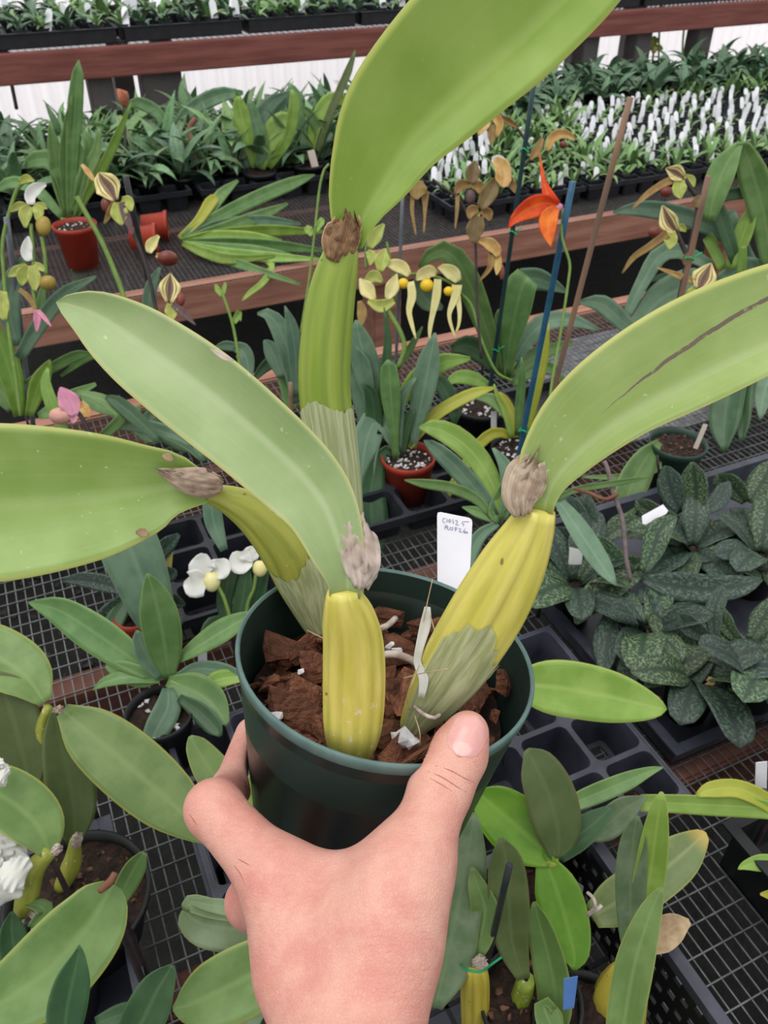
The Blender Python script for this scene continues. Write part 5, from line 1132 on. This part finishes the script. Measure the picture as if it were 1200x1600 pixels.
# ================================================================== foreground orchids in the lower corners
def front_plants():
    L = dict(n=20, nc=10)
    ZC = Z0+.17
    rt, B = plant('cattleya_orchid', 'olive and bright green broad-leaved orchid in the lattice crate right of the hand', 'orchid', 862, 1342, ZC, [
        (60, [(872,1345,10), (872,1300,34), (858,1245,40), (836,1195,30), (822,1172,6)], 'g_olive', L),
        (40, [(866,1345,14), (838,1318,40), (800,1285,46), (765,1255,34), (745,1238,8)], 'g_bright', L),
        (35, [(850,1342,14), (868,1385,34), (885,1440,36), (897,1490,24), (897,1516,3)], 'g_bright', L),
        (55, [(864,1344,8), (858,1335,10), (858,1322,5)], 'g_bright'),
        (50, [(875,1340,10), (900,1310,22), (930,1285,18), (955,1262,5)], 'g_dark', L)])
    tube('pseudobulb', rt, [B, B-UP*.05+RT*.005, B-UP*.11], [.006, .009, .007], 'bulb_olive', n=10)
    rt, B = plant('cattleya_orchid', 'orchid with tall olive leaf and dark stick between wrist and crate', 'orchid', 822, 1530, Z0+.12, [
        (70, [(818,1530,10), (800,1470,26), (795,1400,32), (790,1340,26), (782,1310,5)], 'g_olive', L),
        (65, [(862,1600,26), (868,1560,27), (858,1500,26), (842,1440,18), (835,1410,3)], 'g_cat', L),
        (30, [(865,1580,8), (850,1572,16), (860,1600,22), (875,1620,12)], 'g_cat')])
    tube('pseudobulb', rt, [B, B-UP*.03, B-UP*.10], [.007, .010, .010], 'bulb_green', n=10)
    stake((762,1500), (796,1352), Z0+.13, 5, 'stake_black', 'dark slender stick standing right of the wrist')
    rt, B = plant('cattleya_orchid', 'dusty grey-green leaved orchid with yellow bulb just right of the wrist', 'orchid', 742, 1500, Z0+.15, [
        (55, [(680,1575,10), (695,1510,38), (712,1430,38), (728,1350,32), (738,1290,14), (740,1270,3)], 'g_dusty', L),
        (60, [(742,1500,9), (752,1460,20), (758,1420,22), (745,1380,14), (738,1355,3)], 'g_cat', L)])
    d = depth(B)
    bulb(rt, [(744,1640,d+.06,18), (742,1600,d+.04,21), (742,1550,d+.02,23), (742,1520,d+.004,21), (742,1506,d,14)], 'bulb_back', nrib=9, seed=14, n=16, ns=36)
    scrap(rt, [(738,1506,d-.008,6), (752,1502,d-.010,12), (762,1498,d-.010,8)], 'sheath_pale', seed=3)
    tube('tie_band', rt, [P(720,1508,d-.002), P(732,1516,d-.02), P(752,1518,d-.02), P(766,1508,d-.004), P(784,1495,d)], .0010, 'tie', n=14)
    rt, B = plant('cattleya_orchid', 'cluster of tall narrow green leaves over the crate edge at lower right', 'orchid', 990, 1520, Z0+.12, [
        (70, [(985,1520,8), (1000,1450,22), (1015,1370,24), (1025,1300,20), (1032,1250,10), (1034,1238,3)], 'g_light', L),
        (68, [(985,1510,8), (985,1440,20), (985,1370,24), (990,1310,20), (995,1275,4)], 'g_dusty', L),
        (25, [(925,1432,18), (960,1412,34), (1010,1380,36), (1060,1340,33), (1095,1308,14), (1102,1300,2)], 'g_varieg', L),
        (30, [(1010,1480,14), (1030,1465,24), (1055,1448,20), (1078,1440,4)], 'dry_leaf', L)])
    d = depth(B)
    bulb(rt, [(960,1680,d+.06,30), (962,1610,d+.03,42), (970,1560,d+.01,42), (981,1522,d,28), (986,1510,d,12)], 'bulb_back', nrib=8, seed=15, n=16, ns=36)
    tube('root', rt, [P(920,1430,d-.01), P(930,1415,d-.02), P(926,1402,d-.02), P(918,1395,d-.015)], .0014, 'root', n=10); tube('root', rt, [P(918,1428,d-.01), P(934,1420,d-.016), P(940,1414,d-.016)], .0016, 'root', n=8)
    plant('cattleya_orchid', 'tall green leaf standing in front of the narrow leaf cluster at lower right', 'orchid', 955, 1640, Z0+.19, [(60, [(970,1650,24), (977,1585,28), (992,1505,29), (1013,1435,20), (1030,1395,8), (1035,1386,1)], 'g_cat', L)])
    plant('strap_leaf_orchid', 'narrow dark green strap leaf crossing the empty pocket tray', 'orchid', 890, 1258, Z0+.12, [(45, [(880,1262,10), (920,1245,15), (975,1222,14), (1015,1205,7), (1036,1199,1)], 'g_mid', L)])
    plant('strap_leaf_orchid', 'dull curled leaf over the crate corner beside the pocket tray', 'orchid', 935, 1300, Z0+.13, [(50, [(905,1300,14), (945,1290,22), (975,1265,20), (1000,1250,8), (1008,1244,2)], 'g_dusty', L)])
    plant('strap_leaf_orchid', 'long strap orchid reaching in from the right edge with a yellow-green leaf', 'orchid', 1210, 1262, Z0+.10, [
        (40, [(1225,1270,12), (1180,1262,15), (1110,1258,15), (1050,1255,14), (1000,1254,13)], 'g_light', L), (55, [(1225,1275,10), (1190,1248,14), (1150,1232,14), (1110,1234,12), (1088,1243,3)], 'g_yellow', L),
        (35, [(1230,1350,12), (1190,1348,13), (1165,1352,7), (1153,1358,1)], 'g_light', L), (35, [(1230,1400,8), (1205,1398,8), (1188,1397,2)], 'g_yellow')])
    tagpx([(881,1530), (903,1526), (897,1575), (880,1578)], G(890, 1575, Z0+.17), 70, 'small blue tag in a pot at the bottom of the crate', 'tag_blue')
    tagpx([(893,1372), (912,1386), (905,1425), (890,1400)], G(900, 1400, Z0+.12), 70, 'grey tag tucked among leaves in the crate', 'tag_grey')
    # pots inside the crate
    for i, (x, y, lab) in enumerate(((830, 1560, 'dark pot of bark in the crate below the bright green leaf'), (915, 1600, 'dark pot of bark under the blue tag in the crate'), (800, 1400, 'dark pot of bark in the crate behind the thumb side of the wrist'))):
        c, r = pot_at(x, y, 80, .085); r0 = thing('bark_pot', c-UP*.085, lab, 'pot'); round_pot(r0, c, r, .085, 'pot_black', mix='soil', bits=40, bit_mat='bark_bit', seed=40+i)
    # ---- lower left
    rt, B = plant('cattleya_orchid', 'broad-leaved orchid cluster with yellow-edged leaves at the left edge', 'orchid', 88, 1110, Z0+.22, [
        (40, [(70,1098,10), (45,1062,38), (10,1035,46), (-40,1010,40), (-80,1000,6)], 'g_cat', L),
        (55, [(50,1235,10), (38,1190,36), (22,1130,40), (5,1080,34), (-10,1050,6)], 'g_olive', L),
        (40, [(98,1110,12), (140,1145,42), (200,1195,52), (265,1252,46), (320,1300,20), (338,1315,3)], 'g_cat', L),
        (60, [(116,1318,10), (116,1270,32), (106,1210,37), (92,1150,26), (84,1105,4)], 'g_olive', L)])
    d = depth(B)
    tube('pseudobulb', rt, [P(75,1105,d), P(66,1140,d+.01), P(70,1180,d+.02), P(60,1225,d+.04)], [.004, .007, .008, .007], 'bulb_olive', n=14, ns=12)
    tube('pseudobulb', rt, [P(118,1312,d-.01), P(112,1350,d), P(96,1385,d+.02)], [.005, .009, .007], 'bulb_olive', n=12, ns=12)
    scrap(rt, [(116,1325,d-.02,8), (120,1312,d-.022,9), (124,1300,d-.022,5)], 'sheath_pale', seed=4); scrap(rt, [(84,1112,d-.01,5), (94,1108,d-.012,7), (102,1104,d-.012,3)], 'sheath', seed=6)
    rt, B = plant('cattleya_orchid', 'broad-leaved orchid with pale rounded leaf and thick green stems at lower left', 'orchid', 78, 1335, Z0+.20, [
        (45, [(78,1335,12), (62,1295,38), (25,1258,45), (-25,1230,38), (-60,1215,6)], 'g_cat', L)])
    d = depth(B)
    tube('pseudobulb', rt, [P(78,1330,d), P(52,1360,d+.005), P(42,1400,d+.02), P(34,1425,d+.03)], [.006, .0095, .010, .007], 'bulb_olive', n=14, ns=12); scrap(rt, [(82,1335,d-.01,7), (90,1326,d-.012,8), (96,1320,d-.012,3)], 'sheath_pale', seed=8)
    for k in range(5): tube('root', rt, [P(35,1420,d+.03), P(25+k*14,1428+k*4,d+.03), P(10+k*20,1445+R.uniform(0,20),d+.05)], .0014, 'root', n=8)
    rt, B = plant('cattleya_orchid', 'large yellow-green heart-based leaf at the lower left corner', 'orchid', 162, 1385, Z0+.26, [
        (35, [(176,1382,16), (165,1402,40), (134,1452,60), (74,1518,64), (10,1562,48), (-40,1592,10)], 'g_cat', dict(n=24, nc=12))])
    d = depth(B); tube('stem', rt, [P(156,1392,d-.012), P(172,1378,d-.014), P(180,1364,d-.013)], [.0022, .0030, .0022], 'stem_red', n=8)
    plant('strap_leaf_orchid', 'dark green upright leaf with pale scratches at the bottom left', 'orchid', 105, 1605, Z0+.26, [(60, [(100,1630,20), (104,1580,30), (114,1530,27), (122,1495,12), (124,1478,2)], 'g_dark', L)])
    plant('strap_leaf_orchid', 'dark grey-green leaf leaning right at the bottom left', 'orchid', 215, 1620, Z0+.18, [(60, [(200,1630,22), (225,1590,34), (245,1548,30), (262,1520,16), (268,1508,3)], 'g_dark', L)])
    plant('strap_leaf_orchid', 'small dark leaf standing behind the heart-based leaf', 'orchid', 185, 1412, Z0+.16, [(60, [(182,1415,10), (195,1385,17), (212,1352,16), (224,1332,5)], 'g_mid', L)])
    plant('strap_leaf_orchid', 'dark leaves in the shaded lower left tray', 'orchid', 40, 1480, Z0+.13, [(60, [(30,1520,10), (22,1485,22), (18,1450,18), (18,1425,3)], 'g_dark', L), (50, [(50,1450,8), (70,1425,13), (60,1415,10), (40,1412,3)], 'g_mid'), (40, [(80,1600,12), (30,1590,20), (-10,1600,10)], 'g_dark'), (50, [(5,1540,10), (-5,1500,20), (-10,1480,4)], 'g_mid'), (40, [(150,1600,10), (190,1585,16), (230,1575,10), (245,1570,2)], 'g_dark')])
    plant('strap_leaf_orchid', 'yellow-edged leaf showing behind the hooked index finger', 'orchid', 405, 1295, Z0+.13, [(50, [(405,1295,14), (370,1255,26), (330,1205,28), (305,1165,17), (297,1150,3)], 'g_cat', L), (55, [(400,1280,8), (385,1240,10), (395,1215,8), (400,1205,2)], 'g_light')])
    plant('strap_leaf_orchid', 'pale leaf folded into a loop left of the wrist', 'orchid', 405, 1450, Z0+.16, [
        (40, [(420,1452,22), (370,1452,32), (320,1445,30), (296,1432,20), (290,1420,6)], 'g_pale', L), (60, [(290,1424,4), (296,1412,12), (330,1420,14), (375,1432,10), (420,1450,6)], 'g_pale', L), (70, [(296,1408,4), (330,1414,10), (370,1420,12), (410,1425,8)], 'g_pale', L), (35, [(372,1494,2), (384,1470,10), (400,1455,12)], 'fl_wither')])
    plant('strap_leaf_orchid', 'broad mid-green leaf lying left of the wrist at the bottom', 'orchid', 430, 1500, Z0+.15, [(35, [(450,1490,40), (390,1525,52), (330,1555,48), (290,1572,26), (270,1576,3)], 'g_cat', L), (50, [(440,1500,8), (415,1540,18), (395,1580,18), (380,1620,14)], 'g_pale', L)])
    # white ruffled blooms at the left edge
    for lab, x, y, s, z in (('white ruffled bloom cut by the left edge above the thick stems', 2, 1355, 1.0, Z0+.20), ('small white petal at the left edge between broad leaves', -4, 1208, .42, Z0+.26)):
        B = G(x, y, z); r0 = thing('white_bloom', B, lab, 'flower'); d = depth(B)
        for k in range(6):
            a = k*1.05+.3; dleaf('petal', r0, [(x, y, d-.01+.004*k, 8*s), (x+20*s*math.cos(a), y+28*s*math.sin(a), d-.012+.004*k, 26*s), (x+34*s*math.cos(a), y+48*s*math.sin(a), d-.010+.004*k, 24*s), (x+41*s*math.cos(a), y+56*s*math.sin(a), d-.006+.004*k, 8*s)], 'fl_white', fold=.15, n=22, nc=12, wave=.22)
    # shaded potting bark in the lower-left tray
    c, r = pot_at(120, 1400, 110, .07); r0 = thing('bark_pot', c-UP*.07, 'wide dark pot of bark under the thick green stems at lower left', 'pot'); round_pot(r0, c, r, .07, 'pot_black', bits=60, bit_mat='bark_bit', seed=51)
    c, r = pot_at(60, 1520, 90, .07); r0 = thing('bark_pot', c-UP*.07, 'dark pot of bark under the heart-based leaf', 'pot'); round_pot(r0, c, r, .07, 'pot_black', bits=60, bit_mat='bark_bit', seed=52)
front_plants()

# ================================================================== middle and rear bench plants
ORD = 'first second third fourth fifth sixth seventh eighth ninth tenth eleventh twelfth thirteenth fourteenth fifteenth sixteenth seventeenth eighteenth nineteenth'.split()
def ordw(i):
    if i < 19: return ORD[i]
    t = {2: 'twent', 3: 'thirt', 4: 'fort', 5: 'fift'}[(i+1)//10]; return t+'ieth' if (i+1) % 10 == 0 else t+'y-'+ORD[(i+1) % 10-1]
ROWS = {}
def inrow(key, o, fmt):
    """remember an object of a row; labelled by its place in the row afterwards"""
    ROWS.setdefault(key, []).append((o, fmt)); return o
def name_rows():
    for (zone, row), lst in ROWS.items():
        rows = sorted({r for z, r in ROWS if z == zone}); k = rows.index(row)
        lst.sort(key=lambda q: proj(np.array(q[0].location))[0])
        for i, (o, fmt) in enumerate(lst): o['label'] = fmt.format(ordw(i), ordw(k))
def far_plants():
    rng = random.Random(11)
    PL = {k: [proto_leaf(a0, a1, wr, fo, k) for a0, a1, wr, fo in spec] for k, spec in {
        'g_bg': ((75,10,.10,.3), (60,-30,.11,.3), (50,-55,.10,.25), (82,40,.09,.3), (40,-40,.12,.25), (65,-70,.10,.3)),
        'g_bgdark': ((75,5,.11,.3), (60,-35,.12,.3), (50,-60,.11,.25), (35,-40,.13,.25), (68,-20,.12,.3)),
        'g_seed': ((70,10,.10,.3), (55,-25,.11,.3), (40,-40,.10,.25), (80,40,.09,.3))}.items()}
    def potproto(r, h, mat, square=False):
        V, F = lathe_geo([(.001, -h), (r*.75, -h), (r*.96, -.008), (r*1.03, -.007), (r*1.03, 0), (r*.92, .0003), (r*.90, -.007), (.001, -.007)], 4 if square else 16)
        if square: V = [((x-y)*.7071*1.2, (x+y)*.7071*1.2, z) for x, y, z in V]
        return mesh('pot', V, F, mat, smooth=not square)
    PB = potproto(.035, .065, 'pot_black'); PG = potproto(.042, .075, 'pot_bg'); PS = potproto(.027, .05, 'tray_dark', True)
    tgm = mesh('plant_tag', *(lambda w, h, t: ([(-w,-t,0), (w,-t,0), (w,-t,h-.008), (w*.5,-t,h), (-w*.5,-t,h), (-w,-t,h-.008), (-w,t,0), (w,t,0), (w,t,h-.008), (w*.5,t,h), (-w*.5,t,h), (-w,t,h-.008)], [(0,1,2,3,4,5), (11,10,9,8,7,6)]+[(i, 6+i, 6+(i+1) % 6, (i+1) % 6) for i in range(6)]))(.0085, .046, .0006), 'tag_far', smooth=False)
    def inview(p, m=40):
        x, y, d = proj(p); return d > 0 and -m < x < 1200+m and -m < y < 1600
    def put(u, v, z, kind, nl, L, label, group, pot, name='leafy_orchid', lift=.0):
        r0 = thing(name, (u, v, z-.0), label, 'orchid', group)
        if pot is not None:
            h = -min(x.co.z for x in pot.vertices); o = link('pot', pot, r0); o.location = (0, 0, h); zz = h-.006
        else: zz = lift
        a = rng.uniform(0, 6.28)
        for i in range(nl):
            o = link('leaf', rng.choice(PL[kind]), r0); o.location = (rng.uniform(-.006, .006), rng.uniform(-.006, .006), zz)
            s = L*rng.uniform(.65, 1.15); a += 2.4+rng.uniform(-.5, .5); o.rotation_euler = (rng.uniform(-.25, .25), rng.uniform(-.15, .15), a); o.scale = (s, s*rng.uniform(.85, 1.25), s)
        return r0
    def ftag(u, v, z, label, group, rz=None, tilt=None, sc=1.0, mat=None):
        me = tgm
        if mat: me = tgm.copy(); me.materials.clear(); me.materials.append(MATS[mat])
        o = link('plant_tag', me); o.location = (u, v, z); o.rotation_euler = (tilt if tilt is not None else rng.uniform(-.6, -.1), rng.uniform(-.2, .2), YAW+(rz if rz is not None else rng.uniform(-.4, .4))); o.scale = (sc, sc, sc)
        tag(o, label, 'tag', group); return o
    # --- trays on the middle bench
    for i, (u0, v0, nx, ny) in enumerate(((-.32,2.56,5,5), (.12,2.56,5,5), (.56,2.54,5,5), (1.0,2.54,5,5))):
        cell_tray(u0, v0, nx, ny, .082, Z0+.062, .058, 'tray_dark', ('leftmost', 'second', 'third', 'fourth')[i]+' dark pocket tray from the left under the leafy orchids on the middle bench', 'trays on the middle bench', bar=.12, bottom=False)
        part_o = None
    for i, (u0, v0, nx, ny) in enumerate(((1.18,2.12,7,5), (1.66,2.12,7,5), (2.14,2.12,7,5), (2.62,2.14,7,5), (1.75,2.48,8,5), (2.30,2.50,8,6), (2.86,2.52,8,6))):
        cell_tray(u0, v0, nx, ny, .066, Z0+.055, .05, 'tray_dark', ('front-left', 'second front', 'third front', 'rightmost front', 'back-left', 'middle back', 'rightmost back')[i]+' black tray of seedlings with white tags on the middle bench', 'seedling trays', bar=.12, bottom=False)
    # --- leafy mass on the left of the middle bench
    n = 0
    for iy in range(7):
        for ix in range(26):
            u = -.30+ix*.092+rng.uniform(-.02, .02); v = 2.66+iy*.105+rng.uniform(-.02, .02)
            if iy == 0 and rng.random() < .35: continue
            if not inview((u, v, Z0+.12)) or (u > 1.55 and v < 2.95): continue
            k = rng.choice(('g_bg', 'g_bg', 'g_bg', 'g_bgdark', 'g_bgdark', 'g_seed'))
            inrow(('left', iy), put(u, v, Z0+.012, k, 10, rng.uniform(.15, .21) if iy < 4 else rng.uniform(.12, .17), '', 'leafy orchids on the left of the middle bench', PB if rng.random() < .7 else PG), 'strap-leaf orchid, {} from left in {} row of the left foliage on the middle bench')
    # dark leafy mass on the right
    for iy in range(5):
        for ix in range(20):
            u = 1.60+ix*.105+rng.uniform(-.02, .02); v = 2.92+iy*.105+rng.uniform(-.02, .02)
            if not inview((u, v, Z0+.12)) or (u > 2.0 and v < 3.0): continue
            inrow(('right', iy), put(u, v, Z0+.012, 'g_bgdark', 9, rng.uniform(.12, .17), '', 'dark leafy orchids on the right of the middle bench', PB, 'dark_leaf_orchid'), 'dark leafy orchid, {} from left in {} row behind the seedling trays')
    # --- seedlings and white tags
    sp = .066; cnt = 0
    for iy in range(13):
        for ix in range(38):
            u = 1.20+(ix+.5)*sp; v = 2.13+(iy+.5)*sp
            if v > 2.98 or not inview((u, v, Z0+.07), 20): continue
            x, y, d = proj((u, v, Z0+.08))
            # where the photograph shows bare tags instead of foliage
            bare = (905 < x < 1130 and 150 < y < 235) or (x > 1095 and 140 < y < 215) or (640 < x < 770 and 205 < y < 280)
            if bare:
                inrow(('tags', iy), ftag(u+rng.uniform(-.01, .01), v+rng.uniform(-.01, .01), Z0+.055, '', 'white tags in the seedling trays', sc=1.0), 'white tag, {} from left in {} dense tag row of the seedling trays')
                big = rng.random() < .35; inrow(('tiny', iy), put(u, v, Z0+.012, 'g_seed', 4 if big else 2, .055 if big else .035, '', 'seedlings on the middle bench', PS, 'seedling'), 'tiny seedling, {} from left in {} row between the dense white tags')
            else:
                if cnt < 290: inrow(('seed', iy), put(u, v, Z0+.012, 'g_seed', 6, rng.uniform(.06, .10), '', 'light seedlings on the middle bench', PS, 'seedling'), 'light green seedling, {} from left in {} row of the middle bench trays'); cnt += 1
                if rng.random() < .25: inrow(('seedtag', iy), ftag(u+.012, v-.01, Z0+.05, '', 'white tags among seedlings'), 'white tag among light green seedlings, {} from left in {} row there')
    # --- rear raised bench
    for i in range(9):
        u0 = .10+i*.46
        box_tray(u0, u0+.43, 3.455, 4.06, ZS+.004, ZS+.05, 'tray_dark', ('first', 'second', 'third', 'fourth', 'fifth', 'sixth', 'seventh', 'eighth', 'ninth')[i]+' black tray from the left on the raised rear bench', group='trays on the raised rear bench')
    for iy in range(6):
        for ix in range(48):
            u = .12+ix*.086+rng.uniform(-.012, .012); v = 3.50+iy*.10+rng.uniform(-.01, .01)
            if not inview((u, v, ZS+.07), 30): continue
            inrow(('rear', iy), put(u, v, ZS+.008, 'g_bgdark' if rng.random() < .6 else 'g_seed', 7, rng.uniform(.07, .11), '', 'small orchids on the raised rear bench', PS, 'small_orchid'), 'small green orchid, {} from left in {} row on the raised rear bench')
            if rng.random() < .33: inrow(('reartag', iy), ftag(u+.01, v-.02, ZS+.05, '', 'white tags on the raised rear bench', sc=1.5), 'white tag, {} from left in {} row on the raised rear bench')
    # --- featured plants
    B = G(113, 345, Z0+.10)
    rt, B = plant('potted_orchid', 'tall fresh green orchid in a red pot at the left of the middle bench', 'orchid', 113, 350, Z0+.095, [
        (80, [(110,345,5), (112,270,9), (117,170,12), (122,110,8), (123,94,1)], 'g_mid'), (75, [(108,340,5), (95,275,11), (75,250,14), (50,252,11), (40,262,2)], 'g_mid'), (75, [(112,340,5), (150,280,7), (180,220,7), (205,160,1)], 'g_light'),
        (78, [(112,340,5), (125,260,12), (112,220,10), (95,207,4)], 'g_mid'), (75, [(106,340,6), (92,280,12), (84,230,10), (78,190,2)], 'g_mid'), (70, [(118,340,5), (140,290,9), (160,265,10), (170,260,2)], 'g_mid'), (60, [(100,340,5), (110,380,8), (122,430,10), (126,460,6)], 'g_light'),
        (78, [(115,335,5), (140,240,9), (135,215,8), (125,205,2)], 'g_mid'), (60, [(98,340,5), (60,300,9), (20,285,9), (-10,300,3)], 'g_mid'), (78, [(118,330,5), (130,280,10), (150,240,8), (155,200,2)], 'g_mid'), (82, [(104,340,4), (100,250,8), (106,190,6), (112,150,1)], 'g_mid')],
        pot=(116, 350, .105, 33, Z0+.115, 'pot_red', dict(bits=20, seed=61)))
    rt, B = plant('bare_root_orchid', 'bundle of long strap leaves lying on its side on the middle bench', 'orchid', 285, 372, Z0+.035, [
        (18, [(285,372,4), (330,345,9), (400,310,11), (460,285,9), (492,273,1)], 'g_mid'), (15, [(285,374,4), (340,360,9), (400,340,10), (450,318,2)], 'g_mid'), (12, [(285,376,4), (350,365,9), (430,360,9), (508,362,2)], 'g_light'), (10, [(285,378,4), (360,380,9), (440,385,9), (512,392,2)], 'g_mid'),
        (10, [(285,380,4), (350,395,8), (420,402,8), (500,405,2)], 'g_light'), (12, [(285,380,4), (330,398,7), (390,418,7), (470,445,2)], 'g_mid'), (8, [(285,380,4), (320,395,8), (360,405,8), (430,400,2)], 'g_light'), (25, [(285,370,4), (320,340,7), (345,305,9), (372,282,2)], 'g_mid'), (30, [(280,372,4), (310,345,7), (330,315,9), (340,308,4)], 'g_yellow'),
        (10, [(285,376,4), (330,370,9), (390,372,10), (440,376,2)], 'g_light'), (12, [(285,374,4), (340,352,8), (410,345,9), (470,350,2)], 'g_blue'), (10, [(290,380,4), (345,388,8), (400,392,8), (455,398,2)], 'g_mid'), (14, [(400,400,3), (425,415,5), (412,440,5), (390,458,4), (378,470,1)], 'g_light')])
    for k, (x, y) in enumerate(((262, 352), (245, 372))):
        c = G(x, y, Z0+.04); ax = unit(RT*.9-CU*.05+FWD*.2); a2 = unit(np.cross(ax, UP)); a3 = np.cross(a2, ax); V, F = lathe_geo([(.001, -.07), (.028, -.07), (.035, -.01), (.039, -.009), (.040, 0), (.034, 0), (.028, -.06)], 28)
        r0 = tag(part('tipped_pot', [c+a2*v[0]+a3*v[1]+ax*v[2] for v in V], F, 'pot_red'), ('empty red pot lying behind the leaf bundle', 'red pot lying at the base of the leaf bundle, nearest the aisle')[k], 'pot', 'tipped red pots')
    rt, B = plant('potted_orchid', 'small green pot with a bare brown stem at the tray edge on the middle bench', 'orchid', 305, 262, Z0+.09, [(75, [(306,262,2), (314,240,5), (330,215,6), (345,205,1)], 'g_bg'), (75, [(303,262,2), (296,235,4), (280,215,5), (262,210,1)], 'g_bgdark')], pot=(305, 262, .08, 25, Z0+.095, 'pot_bg', dict(bits=12, seed=71)))
    d = depth(B); stemline(rt, d, [(308,262), (304,240), (300,222), (296,200), (306,185)], 4.5, 'stem_red')
    for k, (lab, x, y, lv) in enumerate((
        ('broad-leaved orchid with a light round leaf above the lying leaf bundle', 405, 262, [(80, [(398,262,5), (385,210,11), (375,170,12), (372,150,3)], 'g_light'), (75, [(402,262,5), (410,230,10), (395,180,11), (390,155,3)], 'g_bg'), (70, [(385,265,4), (392,220,11), (420,165,12), (452,145,2)], 'g_blue'), (70, [(410,265,4), (420,225,14), (440,195,18), (462,185,6)], 'g_light'), (60, [(372,268,2), (385,235,9), (415,190,12), (450,150,8), (455,140,1)], 'g_blue'), (80, [(420,262,5), (450,215,8), (460,160,9), (455,140,2)], 'g_light')]),
        ('orchid with tall yellow-green arching leaves left of the lime leaf', 480, 250, [(80, [(480,250,5), (470,200,8), (462,150,9), (450,130,2)], 'g_bg'), (75, [(482,250,5), (495,190,10), (520,155,11), (555,165,4)], 'g_light'), (78, [(490,250,5), (500,210,8), (485,180,8), (470,165,2)], 'g_mid'), (80, [(490,250,4), (515,180,6), (545,110,6), (555,78,1)], 'g_olive'), (60, [(470,250,4), (440,255,7), (430,262,2)], 'g_bg')]),
        ('orchid with a long dark arching leaf above the small green pot', 275, 235, [(70, [(262,235,4), (290,180,10), (340,150,12), (380,145,3)], 'g_bgdark'), (75, [(262,230,4), (250,180,9), (215,160,9), (200,168,2)], 'g_bg'), (70, [(260,235,4), (240,215,10), (222,225,12), (235,285,8)], 'g_bg')]))):
        plant('leafy_orchid', lab, 'orchid', x, y, Z0+.08, lv, pot=(x, y+5, .07, 26, Z0+.08, 'pot_black', dict(bits=0, seed=80+k)))
    for pts, lab, mt, tt in (([(187,205), (189,198), (219,209), (216,216)], 'white tag lying aslant on leaves at the left of the middle bench', 'white', 30), ([(192,234), (201,233), (201,256), (193,257)], 'white tag upright below the aslant tag on the middle bench', 'white', 80), ([(282,238), (289,236), (295,268), (288,271)], 'white tag leaning in the small green pot on the middle bench', 'white', 80),
                         ([(362,222), (370,219), (378,247), (370,249)], 'white tag left of the broad-leaved orchid above the leaf bundle', 'white', 80), ([(480,236), (491,233), (498,260), (487,262)], 'pinkish white tag beside the tray edge left of the lime leaf', 'sheath_pale', 80), ([(476,206), (483,202), (486,214), (478,218)], 'tiny blue tag on the middle bench left of the lime leaf', 'tag_blue', 80)):
        tagpx(pts, G(pts[2][0], pts[2][1]+4, Z0+.07), tt, lab, mt)
    # dry seed head and withered bloom
    for lab, x, y, yb, rx in (('dry orange seed head above the leaves at the left of the middle bench', 193, 153, 260, 9),):
        B = G(x, yb, Z0+.08); r0 = thing('dry_flower', B, lab, 'flower'); d = dv(x, y, B, 88); v, f = rock_geo(random.Random(2), 9*d/FPX, 9*d/FPX, 14*d/FPX, 22)
        part('seed_head', [np.array(a)+P(x, y, d) for a in v], f, 'seed_head', r0); stemline(r0, d, [(193,165), (195,200), (196,yb)], 2, 'stem_dark')
    B = G(25, 175, Z0+.10); r0 = thing('dry_flower', B, 'withered pink bloom on a dark stake at the upper left edge', 'flower'); d = dv(12, 100, B, 88)
    flower(r0, d, [('fl_tan', [(12,112,4), (8,100,12), (10,85,4)], .4), ('fl_pink', [(4,100,4), (6,88,10), (14,80,2)], .4), ('seed_head', [(14,108,6), (8,104,10), (2,98,2)], .3)]); stemline(r0, d+.004, [(12,95), (18,130), (26,170)], 3, 'stem_dark')
    B = G(1010, 60, Z0+.10)
    for k, (x, y, lab, m) in enumerate(((1033, 24, 'small white and lime slipper flower in front of the rear timber edge', 'fl_white'), (1070, 35, 'small withered pale bloom right of the white flower at the rear', 'fl_wither'), (1022, 72, 'small lime slipper flower low in front of the white wall gap', 'fl_lime'))):
        B = G(x, 105, Z0+.06); r0 = thing('slipper_flower', B, lab, 'flower'); d = dv(x, y, B, 90)
        flower(r0, d, [(m, [(x, y, 3), (x, y-8, 6), (x, y-16, 1)], .4), ('fl_lime', [(x, y, 2), (x-8, y+3, 4), (x-14, y+5, 1)], .3), ('fl_lime', [(x, y, 2), (x+8, y+3, 4), (x+14, y+5, 1)], .3)], (x, y+6, 5, 6, 'pouch_cream')); stemline(r0, d+.004, [(x, y), (x-3, y+30), (x-4, 110)], 1.6, 'stem')
far_plants(); name_rows()
